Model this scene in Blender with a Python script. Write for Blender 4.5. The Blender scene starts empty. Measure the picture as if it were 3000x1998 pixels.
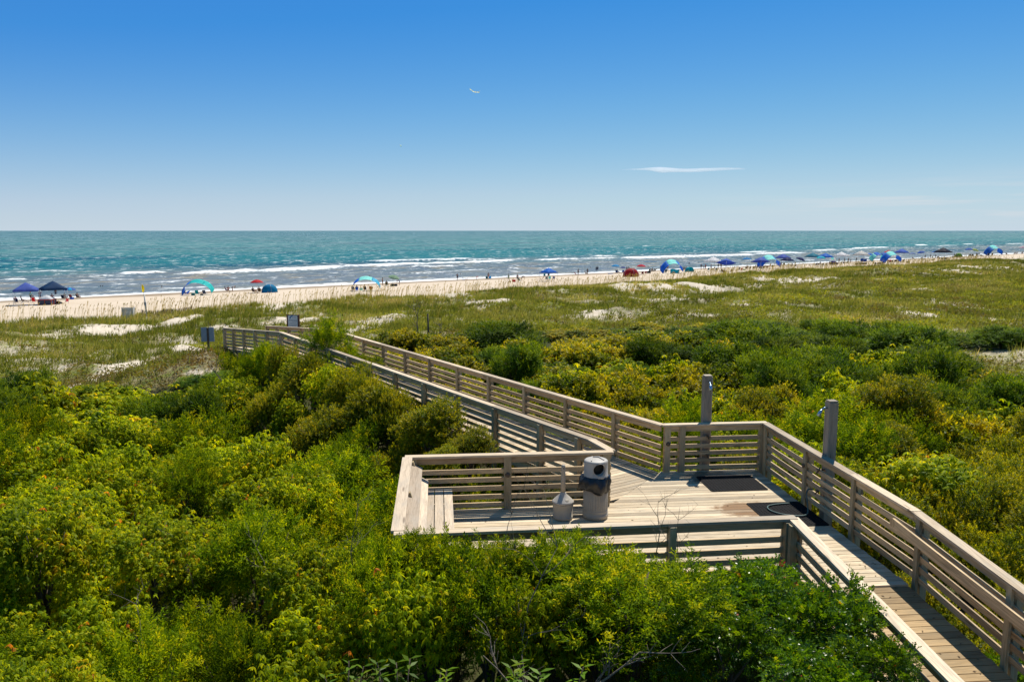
SUN_E = 3.7
SKY_E = 0.10
SKY_GAIN = .575
EXPO = .8
SEA_SPEC = .25
SEA_SLOPE = .75
SEA_ROUGH = .12
CLOUD_D = .02
import bpy, bmesh, math, random
import numpy as np
from mathutils import Vector, Matrix

random.seed(7)
RNG = np.random.default_rng(11)
R = math.radians
scene = bpy.context.scene
COL = scene.collection

# ------------------------------------------------------------------ camera numbers
F_PX, TILT = 2332.0, math.atan((999 - 676) / 2332.0)
CT, ST = math.cos(TILT), math.sin(TILT)
CAMZ = 12.4
DZ = 7.0                       # platform deck level above the sea

# ------------------------------------------------------------------ noise
def _hash(ix, iy, seed):
    h = (ix.astype(np.int64) * 374761393 + iy.astype(np.int64) * 668265263 + seed * 1442695041) & 0xFFFFFFFF
    h = ((h ^ (h >> 13)) * 1274126177) & 0xFFFFFFFF
    return ((h ^ (h >> 16)) & 0xFFFF) / 65535.0
def vnoise(x, y, seed=0):
    x = np.asarray(x, float); y = np.asarray(y, float)
    ix = np.floor(x); iy = np.floor(y)
    fx = x - ix; fy = y - iy
    fx = fx * fx * (3 - 2 * fx); fy = fy * fy * (3 - 2 * fy)
    a = _hash(ix, iy, seed); b = _hash(ix + 1, iy, seed); c = _hash(ix, iy + 1, seed); d = _hash(ix + 1, iy + 1, seed)
    return (a * (1 - fx) + b * fx) * (1 - fy) + (c * (1 - fx) + d * fx) * fy
def fbm(x, y, seed=0, oct=4):
    v = 0; a = .5; t = 0
    for k in range(oct):
        v = v + a * vnoise(np.asarray(x) * 2 ** k, np.asarray(y) * 2 ** k, seed + k * 17); t += a; a *= .5
    return v / t
def sstep(a, b, x):
    t = np.clip((np.asarray(x, float) - a) / (b - a), 0, 1); return t * t * (3 - 2 * t)

# ------------------------------------------------------------------ shore coordinates and terrain
AL = R(38.66)
def sn(x, y):
    return math.cos(AL) * x + math.sin(AL) * y, -math.sin(AL) * x + math.cos(AL) * y
def xy(s, n):
    return math.cos(AL) * s - math.sin(AL) * n, math.sin(AL) * s + math.cos(AL) * n
PN = [-300, -60, 0, 15, 30, 42, 55, 70, 84, 92, 97, 101, 106, 112, 130, 150, 162, 168, 176, 200, 260, 430, 3000]
PZ = [4.0, 4.1, 4.1, 4.1, 4.2, 4.35, 4.0, 3.4, 2.9, 2.9, 2.95, 2.7, 2.15, 1.75, 1.15, .62, .2, 0.0, -.35, -1.2, -3, -8, -40]
def ground(x, y):
    x = np.asarray(x, float); y = np.asarray(y, float)
    s, n = sn(x, y)
    z = np.interp(n, PN, PZ)
    ridge = np.exp(-((n - 92) / 11.0) ** 2)
    z = z + ridge * (np.interp(s, [70, 119, 150, 175, 230, 300], [0, .3, .75, .8, .6, .7]) + .5 * (fbm(s / 17, n / 14, 3) - .5) * 2)
    for mx_, my_, ma_, mr_ in ((20.5, 124, .95, 8), (30, 131, .85, 6.5), (47, 144, .8, 8), (128, 210, .9, 12), (-8, 101, .6, 5.5), (6.5, 112, .6, 6), (80, 170, .6, 9), (-24, 90, .5, 5)):
        z = z + ma_ * np.exp(-((x - mx_) ** 2 + (y - my_) ** 2) / mr_ ** 2)
    dune = sstep(38, 58, n) * (1 - sstep(98, 108, n))
    z = z + .55 * np.exp(-((n - 72) / 6.0) ** 2) * (fbm(s / 13, n / 40, 33) - .35) * 2.4
    z = z + dune * (3.0 * (1 - .75 * sstep(80, 95, n)) * (fbm(x / 9, y / 9, 5) - .5) + .7 * (fbm(x / 3.5, y / 3.5, 9) - .5))
    z = z + (1 - sstep(100, 112, n)) * .35 * (fbm(x / 6, y / 6, 21) - .5)
    z = z + 1.85 * np.exp(-(((-.5467 * (x + 14.6) + .8373 * (y - 40.2)) / 6.5) ** 2 + ((.8373 * (x + 14.6) + .5467 * (y - 40.2)) / 5.0) ** 2))
    z = z + 2.1 * np.exp(-(((x - 36) / 11.0) ** 2 + ((y - 43) / 9.0) ** 2))
    beach = sstep(104, 112, n) * (1 - sstep(158, 166, n))
    z = z + beach * .16 * (fbm(s / 5, n / 2.2, 31) - .5)
    return z
def ray(u, v):
    dx = (u - 1500) / F_PX; dy = (v - 999) / F_PX
    return dx, CT - dy * ST, -(ST + dy * CT)
def at_z(u, v, z):
    dx, fw, up = ray(u, v); t = (z - CAMZ) / up
    return dx * t, fw * t
def at(u, v, lift=0.0):
    """the spot of ground a pixel of the photograph looks at"""
    dx, fw, up = ray(u, v)
    t = np.arange(8, 900, .5)
    h = ground(dx * t, fw * t) + lift
    below = np.nonzero(CAMZ + up * t < h)[0]
    if len(below) == 0: return at_z(u, v, .5)
    k = below[0]
    a, b = t[max(k - 1, 0)], t[k]
    for _ in range(18):
        m = (a + b) / 2
        if CAMZ + up * m < float(ground(dx * m, fw * m)) + lift: b = m
        else: a = m
    return dx * b, fw * b
def pix(x, y, z):
    d = y * CT + (CAMZ - z) * ST
    return 1500 + F_PX * x / d, 999 + F_PX * ((CAMZ - z) * CT - y * ST) / d

# ------------------------------------------------------------------ scene helpers
def tag(o, label=None, cat=None, group=None, kind=None):
    if label: o['label'] = label
    if cat: o['category'] = cat
    if group: o['group'] = group
    if kind: o['kind'] = kind
    return o
def thing(name, label, cat, loc=(0, 0, 0), rz=0.0, group=None):
    o = bpy.data.objects.new(name, None); COL.objects.link(o)
    o.location = loc; o.rotation_euler = (0, 0, rz); o.empty_display_size = .2
    return tag(o, label, cat, group)
def link(name, me, parent=None, loc=None):
    o = bpy.data.objects.new(name, me); COL.objects.link(o)
    if parent is not None: o.parent = parent
    if loc is not None: o.location = loc
    return o
def copy_tree(o, parent=None):
    c = o.copy(); COL.objects.link(c)
    if parent is not None: c.parent = parent
    for ch in list(o.children): copy_tree(ch, c)
    return c
def paint(o, col):
    o.color = (col[0], col[1], col[2], 1)

class MB:
    """collects faces, then links them as one mesh object"""
    def __init__(self): self.v = []; self.f = []; self.uv = []; self.t = []; self.sm = []
    def face(self, ids, uvs=None, tint=.5, smooth=False):
        self.f.append(tuple(ids)); self.uv.extend(uvs if uvs else [(0, 0)] * len(ids)); self.t.append(tint); self.sm.append(smooth)
    def prism(self, quad_lo, quad_hi, tint=None, uvdir=None):
        """box or clipped plank: 4 bottom points, 4 top points (same order, counter-clockwise from above)"""
        tint = random.random() if tint is None else tint
        b = len(self.v); self.v += [tuple(p) for p in quad_lo] + [tuple(p) for p in quad_hi]
        P = [Vector(p) for p in self.v[b:b + 8]]
        L = (P[1] - P[0]).length; W = (P[3] - P[0]).length; T = (P[4] - P[0]).length
        ou, ov = random.random() * 40, random.random() * 40
        def q(ids, a, c): self.face([b + i for i in ids], [(ou, ov), (ou + a, ov), (ou + a, ov + c), (ou, ov + c)], tint)
        q((4, 5, 6, 7), L, W)
        q((1, 0, 3, 2), L, W)
        q((0, 1, 5, 4), L, T); q((2, 3, 7, 6), L, T)
        ov += 7
        def q2(ids): self.face([b + i for i in ids], [(ou, ov), (ou + .02, ov), (ou + .02, ov + .1), (ou, ov + .1)], tint)
        q2((1, 2, 6, 5)); q2((3, 0, 4, 7))
    def board(self, p0, p1, w, t, up=(0, 0, 1), tint=None):
        """board from p0 to p1: w across, t along up"""
        p0 = Vector(p0); p1 = Vector(p1); d = (p1 - p0).normalized(); u = Vector(up)
        s = u.cross(d)
        if s.length < 1e-4: s = Vector((1, 0, 0))
        s.normalize(); u = d.cross(s).normalized()
        s = s * w / 2; u = u * t / 2
        lo = [p0 - s - u, p1 - s - u, p1 + s - u, p0 + s - u]
        hi = [p0 - s + u, p1 - s + u, p1 + s + u, p0 + s + u]
        self.prism(lo, hi, tint)
    def tube(self, pts, rad, seg=6, tint=.5, caps=True):
        pts = [Vector(p) for p in pts]; n = len(pts)
        rad = [rad] * n if not hasattr(rad, '__len__') else rad
        base = len(self.v); ref = Vector((0.13, .27, .95))
        for i, p in enumerate(pts):
            d = (pts[min(i + 1, n - 1)] - pts[max(i - 1, 0)]).normalized()
            a = d.cross(ref)
            if a.length < .05: a = d.cross(Vector((1, 0, 0)))
            a.normalize(); b = d.cross(a)
            for k in range(seg):
                an = 2 * math.pi * k / seg
                self.v.append(tuple(p + (a * math.cos(an) + b * math.sin(an)) * rad[i]))
        for i in range(n - 1):
            for k in range(seg):
                k2 = (k + 1) % seg
                self.face([base + i * seg + k, base + i * seg + k2, base + (i + 1) * seg + k2, base + (i + 1) * seg + k],
                          [(i * .1, k * .02), (i * .1, k * .02 + .02), (i * .1 + .1, k * .02 + .02), (i * .1 + .1, k * .02)], tint, True)
        if caps:
            self.face([base + k for k in range(seg)][::-1], None, tint); self.face([base + (n - 1) * seg + k for k in range(seg)], None, tint)
    def lathe(self, prof, seg=32, c=(0, 0, 0), fn=None, tint=.5, smooth=True):
        base = len(self.v); n = len(prof)
        for i, (r, z) in enumerate(prof):
            for k in range(seg):
                an = 2 * math.pi * k / seg; rr = r if fn is None else fn(r, z, an)
                self.v.append((c[0] + rr * math.cos(an), c[1] + rr * math.sin(an), c[2] + z))
        for i in range(n - 1):
            for k in range(seg):
                k2 = (k + 1) % seg
                self.face([base + i * seg + k, base + i * seg + k2, base + (i + 1) * seg + k2, base + (i + 1) * seg + k], None, tint, smooth)
        if prof[0][0] > 1e-4: self.face([base + k for k in range(seg)][::-1], None, tint)
        if prof[-1][0] > 1e-4: self.face([base + (n - 1) * seg + k for k in range(seg)], None, tint)
    def box(self, c, size, rz=0, tint=.5):
        ca, sa = math.cos(rz), math.sin(rz); hx, hy, hz = [q / 2 for q in size]
        def p(x, y, z): return (c[0] + ca * x - sa * y, c[1] + sa * x + ca * y, c[2] + z)
        self.prism([p(-hx, -hy, -hz), p(hx, -hy, -hz), p(hx, hy, -hz), p(-hx, hy, -hz)],
                   [p(-hx, -hy, hz), p(hx, -hy, hz), p(hx, hy, hz), p(-hx, hy, hz)], tint)
    def mesh(self, name, mat, org=(0, 0, 0)):
        me = bpy.data.meshes.new(name)
        o = Vector(org)
        me.from_pydata([tuple(Vector(p) - o) for p in self.v], [], self.f)
        uvl = me.uv_layers.new(name='UVMap')
        uvl.data.foreach_set('uv', np.array(self.uv, np.float32).ravel())
        at_ = me.attributes.new('tint', 'FLOAT', 'FACE'); at_.data.foreach_set('value', np.array(self.t, np.float32))
        me.polygons.foreach_set('use_smooth', self.sm)
        me.materials.append(mat); me.update()
        return me
    def build(self, name, mat, parent=None):
        org = parent.location if parent is not None else (0, 0, 0)
        return link(name, self.mesh(name, mat, org), parent)

def np_mesh(name, V, k, mat, tint=None, smooth=False):
    """V: (faces*k, 3) vertices, every k of them one face"""
    V = np.ascontiguousarray(V, np.float32); n = len(V) // k
    me = bpy.data.meshes.new(name)
    me.vertices.add(len(V)); me.vertices.foreach_set('co', V.ravel())
    me.loops.add(n * k); me.loops.foreach_set('vertex_index', np.arange(n * k, dtype=np.int32))
    me.polygons.add(n); me.polygons.foreach_set('loop_start', np.arange(0, n * k, k, dtype=np.int32))
    me.polygons.foreach_set('loop_total', np.full(n, k, np.int32))
    if tint is not None:
        a = me.attributes.new('tint', 'FLOAT', 'FACE'); a.data.foreach_set('value', np.asarray(tint, np.float32))
    me.materials.append(mat)
    me.update(calc_edges=True); me.validate()
    return me
def grid_mesh(name, X, Y, Z, mat, attrs={}, smooth=True):
    ny, nx = X.shape
    V = np.stack([X, Y, Z], -1).reshape(-1, 3).astype(np.float32)
    i = np.arange(ny * nx, dtype=np.int32).reshape(ny, nx)
    Fc = np.stack([i[:-1, :-1], i[:-1, 1:], i[1:, 1:], i[1:, :-1]], -1).reshape(-1, 4)
    me = bpy.data.meshes.new(name)
    me.vertices.add(len(V)); me.vertices.foreach_set('co', V.ravel())
    me.loops.add(Fc.size); me.loops.foreach_set('vertex_index', Fc.ravel())
    me.polygons.add(len(Fc)); me.polygons.foreach_set('loop_start', np.arange(0, Fc.size, 4, dtype=np.int32))
    me.polygons.foreach_set('loop_total', np.full(len(Fc), 4, np.int32))
    me.polygons.foreach_set('use_smooth', np.full(len(Fc), smooth))
    for nm, val in attrs.items():
        a = me.attributes.new(nm, 'FLOAT', 'POINT'); a.data.foreach_set('value', np.asarray(val, np.float32).ravel())
    me.materials.append(mat); me.update(calc_edges=True)
    return me

# ------------------------------------------------------------------ materials
class NT:
    def __init__(self, m): self.t = m.node_tree; self.n = self.t.nodes; self.l = self.t.links
    def add(self, typ, **kw):
        nd = self.n.new(typ)
        for k, v in kw.items():
            if k in nd.inputs.keys(): self.put(nd.inputs[k], v)
            else: setattr(nd, k, v)
        return nd
    def put(self, sock, v):
        if hasattr(v, 'is_output'): self.l.new(v, sock)
        else: sock.default_value = v
    def math(self, op, a, b=0.0, c=None, clamp=False):
        nd = self.n.new('ShaderNodeMath'); nd.operation = op; nd.use_clamp = clamp
        self.put(nd.inputs[0], a); self.put(nd.inputs[1], b)
        if c is not None: self.put(nd.inputs[2], c)
        return nd.outputs[0]
    def mix(self, f, a, b, mode='MIX'):
        nd = self.n.new('ShaderNodeMix'); nd.data_type = 'RGBA'; nd.blend_type = mode
        self.put(nd.inputs[0], f)
        for s, v in ((6, a), (7, b)):
            self.put(nd.inputs[s], v if hasattr(v, 'is_output') else (v[0], v[1], v[2], 1))
        return nd.outputs[2]
    def ramp(self, f, stops, interp='LINEAR'):
        nd = self.n.new('ShaderNodeValToRGB'); nd.color_ramp.interpolation = interp
        el = nd.color_ramp.elements
        while len(el) < len(stops): el.new(.5)
        for e, (p, c) in zip(el, stops):
            e.position = p; e.color = (c[0], c[1], c[2], 1) if hasattr(c, '__len__') else (c, c, c, 1)
        self.put(nd.inputs[0], f); return nd.outputs[0]
    def noise(self, vec, scale, detail=3, rough=.55, dist=0.0):
        nd = self.n.new('ShaderNodeTexNoise'); nd.inputs['Scale'].default_value = scale; nd.inputs['Detail'].default_value = detail
        nd.inputs['Roughness'].default_value = rough; nd.inputs['Distortion'].default_value = dist
        if vec is not None: self.l.new(vec, nd.inputs['Vector'])
        return nd.outputs[0]
    def mapping(self, vec, scale=(1, 1, 1), rot=(0, 0, 0), loc=(0, 0, 0)):
        nd = self.n.new('ShaderNodeMapping'); self.l.new(vec, nd.inputs[0])
        nd.inputs['Scale'].default_value = scale; nd.inputs['Rotation'].default_value = rot; nd.inputs['Location'].default_value = loc
        return nd.outputs[0]
    def attr(self, name):
        nd = self.n.new('ShaderNodeAttribute'); nd.attribute_name = name; return nd.outputs['Fac']
    def smooth(self, x, a, b):
        nd = self.n.new('ShaderNodeMapRange'); nd.interpolation_type = 'SMOOTHSTEP'
        self.put(nd.inputs[0], x); nd.inputs[1].default_value = a; nd.inputs[2].default_value = b
        return nd.outputs[0]
def new_mat(name):
    m = bpy.data.materials.new(name); m.use_nodes = True
    t = NT(m); bs = t.n['Principled BSDF']
    return m, t, bs
def simple(name, col, rough=.6, metal=0.0, spec=.4, var=.12, scale=9):
    m, t, b = new_mat(name)
    co = t.n.new('ShaderNodeTexCoord').outputs['Object']
    nz = t.noise(co, scale, 4)
    k = t.ramp(nz, [(.25, 1 - var), (.75, 1 + var)])
    t.put(b.inputs['Base Color'], t.mix(1.0, col, k, 'MULTIPLY'))
    b.inputs['Roughness'].default_value = rough; b.inputs['Metallic'].default_value = metal
    b.inputs['Specular IOR Level'].default_value = spec
    return m

def wood(name, light, dark, rough=.8, stain=None, green=0.0):
    m, t, b = new_mat(name)
    uv = t.n.new('ShaderNodeUVMap').outputs[0]
    tint = t.attr('tint')
    g1 = t.noise(t.mapping(uv, (1.3, 26, 1)), 3.0, 4, .6, .6)
    g2 = t.noise(t.mapping(uv, (.5, 7, 1)), 2.0, 3, .5, 1.5)
    blot = t.noise(t.mapping(uv, (1.2, 4, 1)), 1.1, 3)
    k = t.math('ADD', t.math('MULTIPLY', g1, .55), t.math('MULTIPLY', g2, .45))
    col = t.ramp(k, [(.34, dark), (.56, light)])
    col = t.mix(1.0, col, t.ramp(tint, [(0, (.60, .58, .56)), (.35, (.88, .86, .82)), (.7, (1.02, .99, .93)), (1, (1.2, 1.19, 1.17))]), 'MULTIPLY')
    col = t.mix(t.math('MULTIPLY', t.smooth(blot, .45, .68), .55), col, (light[0] * .62, light[1] * .66, light[2] * .7))
    vo = t.n.new('ShaderNodeTexVoronoi'); vo.inputs['Scale'].default_value = 1.0
    t.l.new(t.mapping(uv, (.9, 6, 1)), vo.inputs['Vector'])
    knot = t.math('SUBTRACT', 1.0, t.smooth(vo.outputs['Distance'], .06, .17))
    col = t.mix(t.math('MULTIPLY', knot, .7), col, (dark[0] * .4, dark[1] * .34, dark[2] * .3))
    if green: col = t.mix(green, col, (.20, .23, .14))
    geo = t.n.new('ShaderNodeNewGeometry').outputs['Position']
    if stain:
      wets = 0.0
      for cx, cy, rx, ry, wc in stain:
        p = t.mapping(geo, (1 / rx, 1 / ry, 0), (0, 0, 0), (-cx / rx, -cy / ry, 0))
        ln = t.n.new('ShaderNodeVectorMath'); ln.operation = 'LENGTH'; t.l.new(p, ln.inputs[0])
        w = t.math('ADD', ln.outputs['Value'], t.math('MULTIPLY', t.math('SUBTRACT', t.noise(geo, 5, 3), .5), .9))
        wet = t.math('SUBTRACT', 1.0, t.smooth(w, .7, 1.0))
        wet = t.math('MULTIPLY', wet, t.ramp(tint, [(0, .55), (1, 1)]))
        col = t.mix(t.math('MULTIPLY', wet, .92), col, wc); wets = t.math('MAXIMUM', wets, wet)
      t.put(b.inputs['Roughness'], t.math('SUBTRACT', rough, t.math('MULTIPLY', wets, .35)))
    else: b.inputs['Roughness'].default_value = rough
    t.put(b.inputs['Base Color'], col)
    b.inputs['Specular IOR Level'].default_value = .25
    bp = t.add('ShaderNodeBump', Strength=.5, Distance=.006); t.l.new(k, bp.inputs['Height']); t.l.new(bp.outputs[0], b.inputs['Normal'])
    return m

def leaf_mat(name, stops, rough=.5, trans=.45, spec=.35, shift=.25, warm=(1.75, 1.45, .45)):
    m, t, b = new_mat(name)
    tint = t.attr('tint')
    rnd = t.n.new('ShaderNodeObjectInfo').outputs['Random']
    geo = t.n.new('ShaderNodeNewGeometry').outputs['Position']
    big = t.noise(geo, .55, 3)
    col = t.ramp(t.math('ADD', tint, t.math('MULTIPLY', t.math('SUBTRACT', big, .5), .35)), stops)
    col = t.mix(1.0, col, t.ramp(rnd, [(0, 1 - shift), (1, 1 + shift)]), 'MULTIPLY')
    t.put(b.inputs['Base Color'], col); b.inputs['Roughness'].default_value = rough; b.inputs['Specular IOR Level'].default_value = spec
    tr = t.n.new('ShaderNodeBsdfTranslucent')
    t.put(tr.inputs['Color'], t.mix(1.0, col, warm, 'MULTIPLY'))
    mx = t.n.new('ShaderNodeMixShader'); mx.inputs[0].default_value = trans
    t.l.new(b.outputs[0], mx.inputs[1]); t.l.new(tr.outputs[0], mx.inputs[2])
    t.l.new(mx.outputs[0], t.n['Material Output'].inputs['Surface'])
    return m

M = {}
M['rail'] = wood('weathered_rail_wood', (.59, .44, .265), (.26, .18, .10), .8)
M['cap'] = wood('weathered_cap_wood', (.64, .52, .375), (.36, .275, .185), .75)
M['post'] = wood('treated_post_wood', (.50, .40, .255), (.28, .215, .12), .8, green=.06)
M['deck'] = wood('weathered_deck_wood', (.60, .49, .345), (.32, .25, .16), .75, stain=((4.8, 14.98, .95, .50, (.19, .085, .014)), (4.45, 17.0, .75, .55, (.03, .024, .018)), (5.55, 14.75, .8, .7, (.05, .035, .02))))
M['ramp'] = wood('newer_ramp_wood', (.43, .30, .155), (.24, .16, .075), .75)
M['bench'] = wood('bench_wood', (.58, .475, .36), (.35, .275, .20), .75)
M['greybox'] = wood('shower_post_wood', (.45, .39, .31), (.26, .22, .175), .8)
M['beige'] = simple('beige_bin_plastic', (.36, .315, .25), .55, var=.08)
M['beige_light'] = simple('grey_beige_dome_plastic', (.40, .365, .32), .5, var=.06)
M['dark'] = simple('opening_shade_black', (.02, .018, .016), .8)  # near black, paints the shade inside openings
M['rubber'] = simple('black_rubber', (.008, .008, .009), .8, 0, .1, var=.3)
M['chrome'] = simple('blue_grey_chrome', (.30, .42, .55), .25, .85)
M['bronze'] = simple('dull_brass', (.16, .11, .07), .45, .7)
M['hose'] = simple('grey_green_hose', (.06, .11, .10), .5)
M['panel_grey'] = simple('painted_grey_panel', (.27, .31, .36), .6)
M['white_wood'] = simple('bleached_white_slats', (.58, .56, .52), .8)
M['white_paint'] = simple('white_paint', (.74, .74, .72), .5, var=.05)
M['navy_paint'] = simple('navy_border', (.02, .03, .07), .5)
M['blue_paint'] = simple('logo_blue', (.03, .16, .32), .5)
M['text_grey'] = simple('faded_print_grey', (.22, .26, .32), .6)
M['brown_wood'] = simple('brown_frame', (.13, .05, .03), .7)
M['twig'] = simple('bare_twig', (.17, .135, .10), .9, var=.35, scale=30)
M['bark'] = simple('shrub_bark', (.10, .075, .055), .9, var=.35, scale=14)
M['sandfence'] = simple('sand_fence_lath', (.26, .19, .125), .9, var=.35, scale=20)
M['metal'] = simple('pole_metal', (.55, .56, .58), .4, .3)
M['skin'] = None
def bag_mat():
    m, t, b = new_mat('black_bin_liner')
    co = t.n.new('ShaderNodeTexCoord').outputs['Object']
    b.inputs['Base Color'].default_value = (.012, .013, .016, 1); b.inputs['Roughness'].default_value = .33
    bp = t.add('ShaderNodeBump', Strength=.8, Distance=.02); t.l.new(t.noise(co, 9, 4, .6, 1.0), bp.inputs['Height']); t.l.new(bp.outputs[0], b.inputs['Normal'])
    return m
M['bag'] = bag_mat()
def fabric_mat(name, trans=.3, rough=.7):
    m, t, b = new_mat(name)
    oi = t.n.new('ShaderNodeObjectInfo').outputs['Color']
    co = t.n.new('ShaderNodeTexCoord').outputs['Object']
    c = t.mix(1.0, oi, t.ramp(t.noise(co, 2.2, 3), [(.3, .82), (.7, 1.12)]), 'MULTIPLY')
    t.put(b.inputs['Base Color'], c); b.inputs['Roughness'].default_value = rough; b.inputs['Specular IOR Level'].default_value = .2
    tr = t.n.new('ShaderNodeBsdfTranslucent'); t.put(tr.inputs['Color'], c)
    mx = t.n.new('ShaderNodeMixShader'); mx.inputs[0].default_value = trans
    t.l.new(b.outputs[0], mx.inputs[1]); t.l.new(tr.outputs[0], mx.inputs[2]); t.l.new(mx.outputs[0], t.n['Material Output'].inputs['Surface'])
    return m
M['fabric'] = fabric_mat('coloured_fabric', .5)
M['cloth'] = fabric_mat('clothing', .05)
def skin_mat():
    m, t, b = new_mat('skin')
    rnd = t.n.new('ShaderNodeObjectInfo').outputs['Random']
    t.put(b.inputs['Base Color'], t.ramp(rnd, [(0, (.16, .075, .045)), (.5, (.33, .17, .11)), (1, (.45, .26, .18))]))
    b.inputs['Roughness'].default_value = .6
    return m
M['skin'] = skin_mat()
M['hair'] = simple('dark_hair', (.03, .02, .014), .6)

M['creeper'] = leaf_mat('creeper_leaf', [(0, (.05, .10, .003)), (.3, (.17, .25, .004)), (.65, (.36, .42, .006)), (.93, (.55, .48, .008)), (1, (.50, .18, .03))], .55, .58, .12)
M['cedar'] = leaf_mat('cedar_spray', [(0, (.025, .065, .003)), (.45, (.11, .19, .004)), (.8, (.24, .31, .005)), (1, (.38, .37, .01))], .6, .5, .08)
M['myrtle'] = leaf_mat('myrtle_leaf', [(0, (.03, .07, .003)), (.35, (.12, .16, .004)), (.6, (.27, .255, .006)), (.85, (.40, .33, .008)), (1, (.42, .28, .015))], .5, .5, .12, .22, (1.55, 1.4, .45))
M['cedar_dark'] = leaf_mat('dark_cedar_spray', [(0, (.016, .048, .004)), (.45, (.06, .118, .005)), (.8, (.14, .20, .006)), (1, (.22, .24, .01))], .6, .42, .08, .3)
M['glossy'] = leaf_mat('glossy_leaf', [(0, (.022, .06, .004)), (.5, (.08, .18, .006)), (.85, (.20, .32, .008)), (.985, (.36, .38, .01)), (1, (.5, .05, .03))], .33, .45, .4)
M['bay'] = leaf_mat('bay_leaf', [(0, (.05, .13, .006)), (.6, (.13, .24, .008)), (1, (.26, .30, .012))], .45, .5, .2)
M['grass'] = leaf_mat('dune_grass_blade', [(0, (.10, .128, .024)), (.4, (.195, .218, .045)), (.75, (.33, .315, .095)), (1, (.58, .48, .27))], .8, .45, .05, .0, (1.4, 1.25, .55))
M['oats'] = leaf_mat('sea_oat', [(0, (.22, .20, .07)), (.5, (.38, .30, .13)), (1, (.58, .47, .25))], .8, .35, .1, .0)
M['cover'] = leaf_mat('ground_cover_leaf', [(0, (.15, .105, .05)), (.3, (.17, .165, .03)), (.6, (.23, .28, .02)), (.85, (.36, .38, .02)), (1, (.42, .32, .12))], .65, .35, .2, .0)
M['fill'] = leaf_mat('shade_dark_undergrowth_leaf', [(0, (.010, .022, .003)), (.5, (.022, .042, .004)), (1, (.06, .08, .006))], .6, .2, .2, .0)  # leaf colour darkened to paint the shade between the bushes

# ------------------------------------------------------------------ camera, sun, sky
cam = bpy.data.cameras.new('camera'); cam_o = bpy.data.objects.new('camera', cam); COL.objects.link(cam_o)
cam_o.location = (0, 0, CAMZ); cam_o.rotation_euler = (math.pi / 2 - TILT, 0, 0)
cam.sensor_width = 36; cam.lens = F_PX / 3000 * 36; cam.clip_end = 120000; cam.clip_start = .1
scene.camera = cam_o
scene.view_settings.view_transform = 'Standard'; scene.view_settings.look = 'None'
scene.view_settings.exposure = EXPO; scene.view_settings.gamma = 1.0
scene.cycles.use_denoising = True
scene.cycles.max_bounces = 8; scene.cycles.volume_bounces = 5; scene.cycles.transparent_max_bounces = 6; scene.cycles.diffuse_bounces = 3
SUN_AZ, SUN_EL = R(25), R(58)
sd = Vector((math.sin(SUN_AZ) * math.cos(SUN_EL), math.cos(SUN_AZ) * math.cos(SUN_EL), math.sin(SUN_EL)))
sun = bpy.data.lights.new('sun', 'SUN'); sun.energy = SUN_E; sun.angle = R(.53); sun.color = (1.0, .945, .84)
sun_o = bpy.data.objects.new('sun', sun); COL.objects.link(sun_o)
sun_o.rotation_euler = (-sd).to_track_quat('-Z', 'Y').to_euler(); sun_o.location = (20, 20, 60)
world = bpy.data.worlds.new('World'); scene.world = world; world.use_nodes = True
wt = NT(world); bg = wt.n['Background']
sky = wt.n.new('ShaderNodeTexSky'); sky.sky_type = 'NISHITA'; sky.sun_disc = False
sky.sun_elevation = SUN_EL; sky.sun_rotation = SUN_AZ; sky.altitude = 10
sky.air_density = 1.0; sky.dust_density = 0.0; sky.ozone_density = 10.0
# grade of the clear maritime sky: each channel gets its own gain and contrast
sp_ = wt.n.new('ShaderNodeSeparateColor'); wt.l.new(sky.outputs[0], sp_.inputs[0])
cb_ = wt.n.new('ShaderNodeCombineColor')
for ch, stops in enumerate(([(0, .032), (.1, .036), (.168, .044), (.25, .13), (.49, .38), (.69, .49), (1, .6)], [(0, .12), (.2, .18), (.347, .275), (.479, .405), (.701, .60), (.738, .645), (1, .85)], [(0, .25), (.3, .36), (.45, .47), (.638, .70), (.81, .76), (1, .78)])):
    wt.l.new(wt.math('MULTIPLY', wt.ramp(wt.math('MULTIPLY', sp_.outputs[ch], .1), stops), 10 * SKY_GAIN), cb_.inputs[ch])
# sea haze: pale air low over the horizon, a little thicker and streaky to the right of the view
gen = wt.n.new('ShaderNodeTexCoord').outputs['Generated']
sxyz = wt.n.new('ShaderNodeSeparateXYZ'); wt.l.new(gen, sxyz.inputs[0])
el = wt.math('MAXIMUM', sxyz.outputs['Z'], 0.0)
hz = wt.math('MULTIPLY', wt.math('POWER', 2.718, wt.math('MULTIPLY', el, -17.0)), .88)
streak = wt.noise(wt.mapping(gen, (5, 5, 90)), 1.0, 4, .6)
bank = wt.math('MULTIPLY', wt.math('MULTIPLY', wt.smooth(sxyz.outputs['X'], .15, .65), wt.smooth(streak, .42, .66)), wt.math('POWER', 2.718, wt.math('MULTIPLY', wt.math('POWER', wt.math('MULTIPLY', wt.math('SUBTRACT', el, .03), 45.0), 2.0), -1.0)))
hz = wt.math('MINIMUM', wt.math('ADD', hz, wt.math('MULTIPLY', bank, .45)), 1.0)
k_ = 10 * SKY_GAIN
hcol = wt.mix(bank, (.57 * k_, .675 * k_, .775 * k_), (.72 * k_, .74 * k_, .76 * k_))
wt.l.new(wt.mix(hz, cb_.outputs[0], hcol), bg.inputs[0]); bg.inputs[1].default_value = SKY_E

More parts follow.
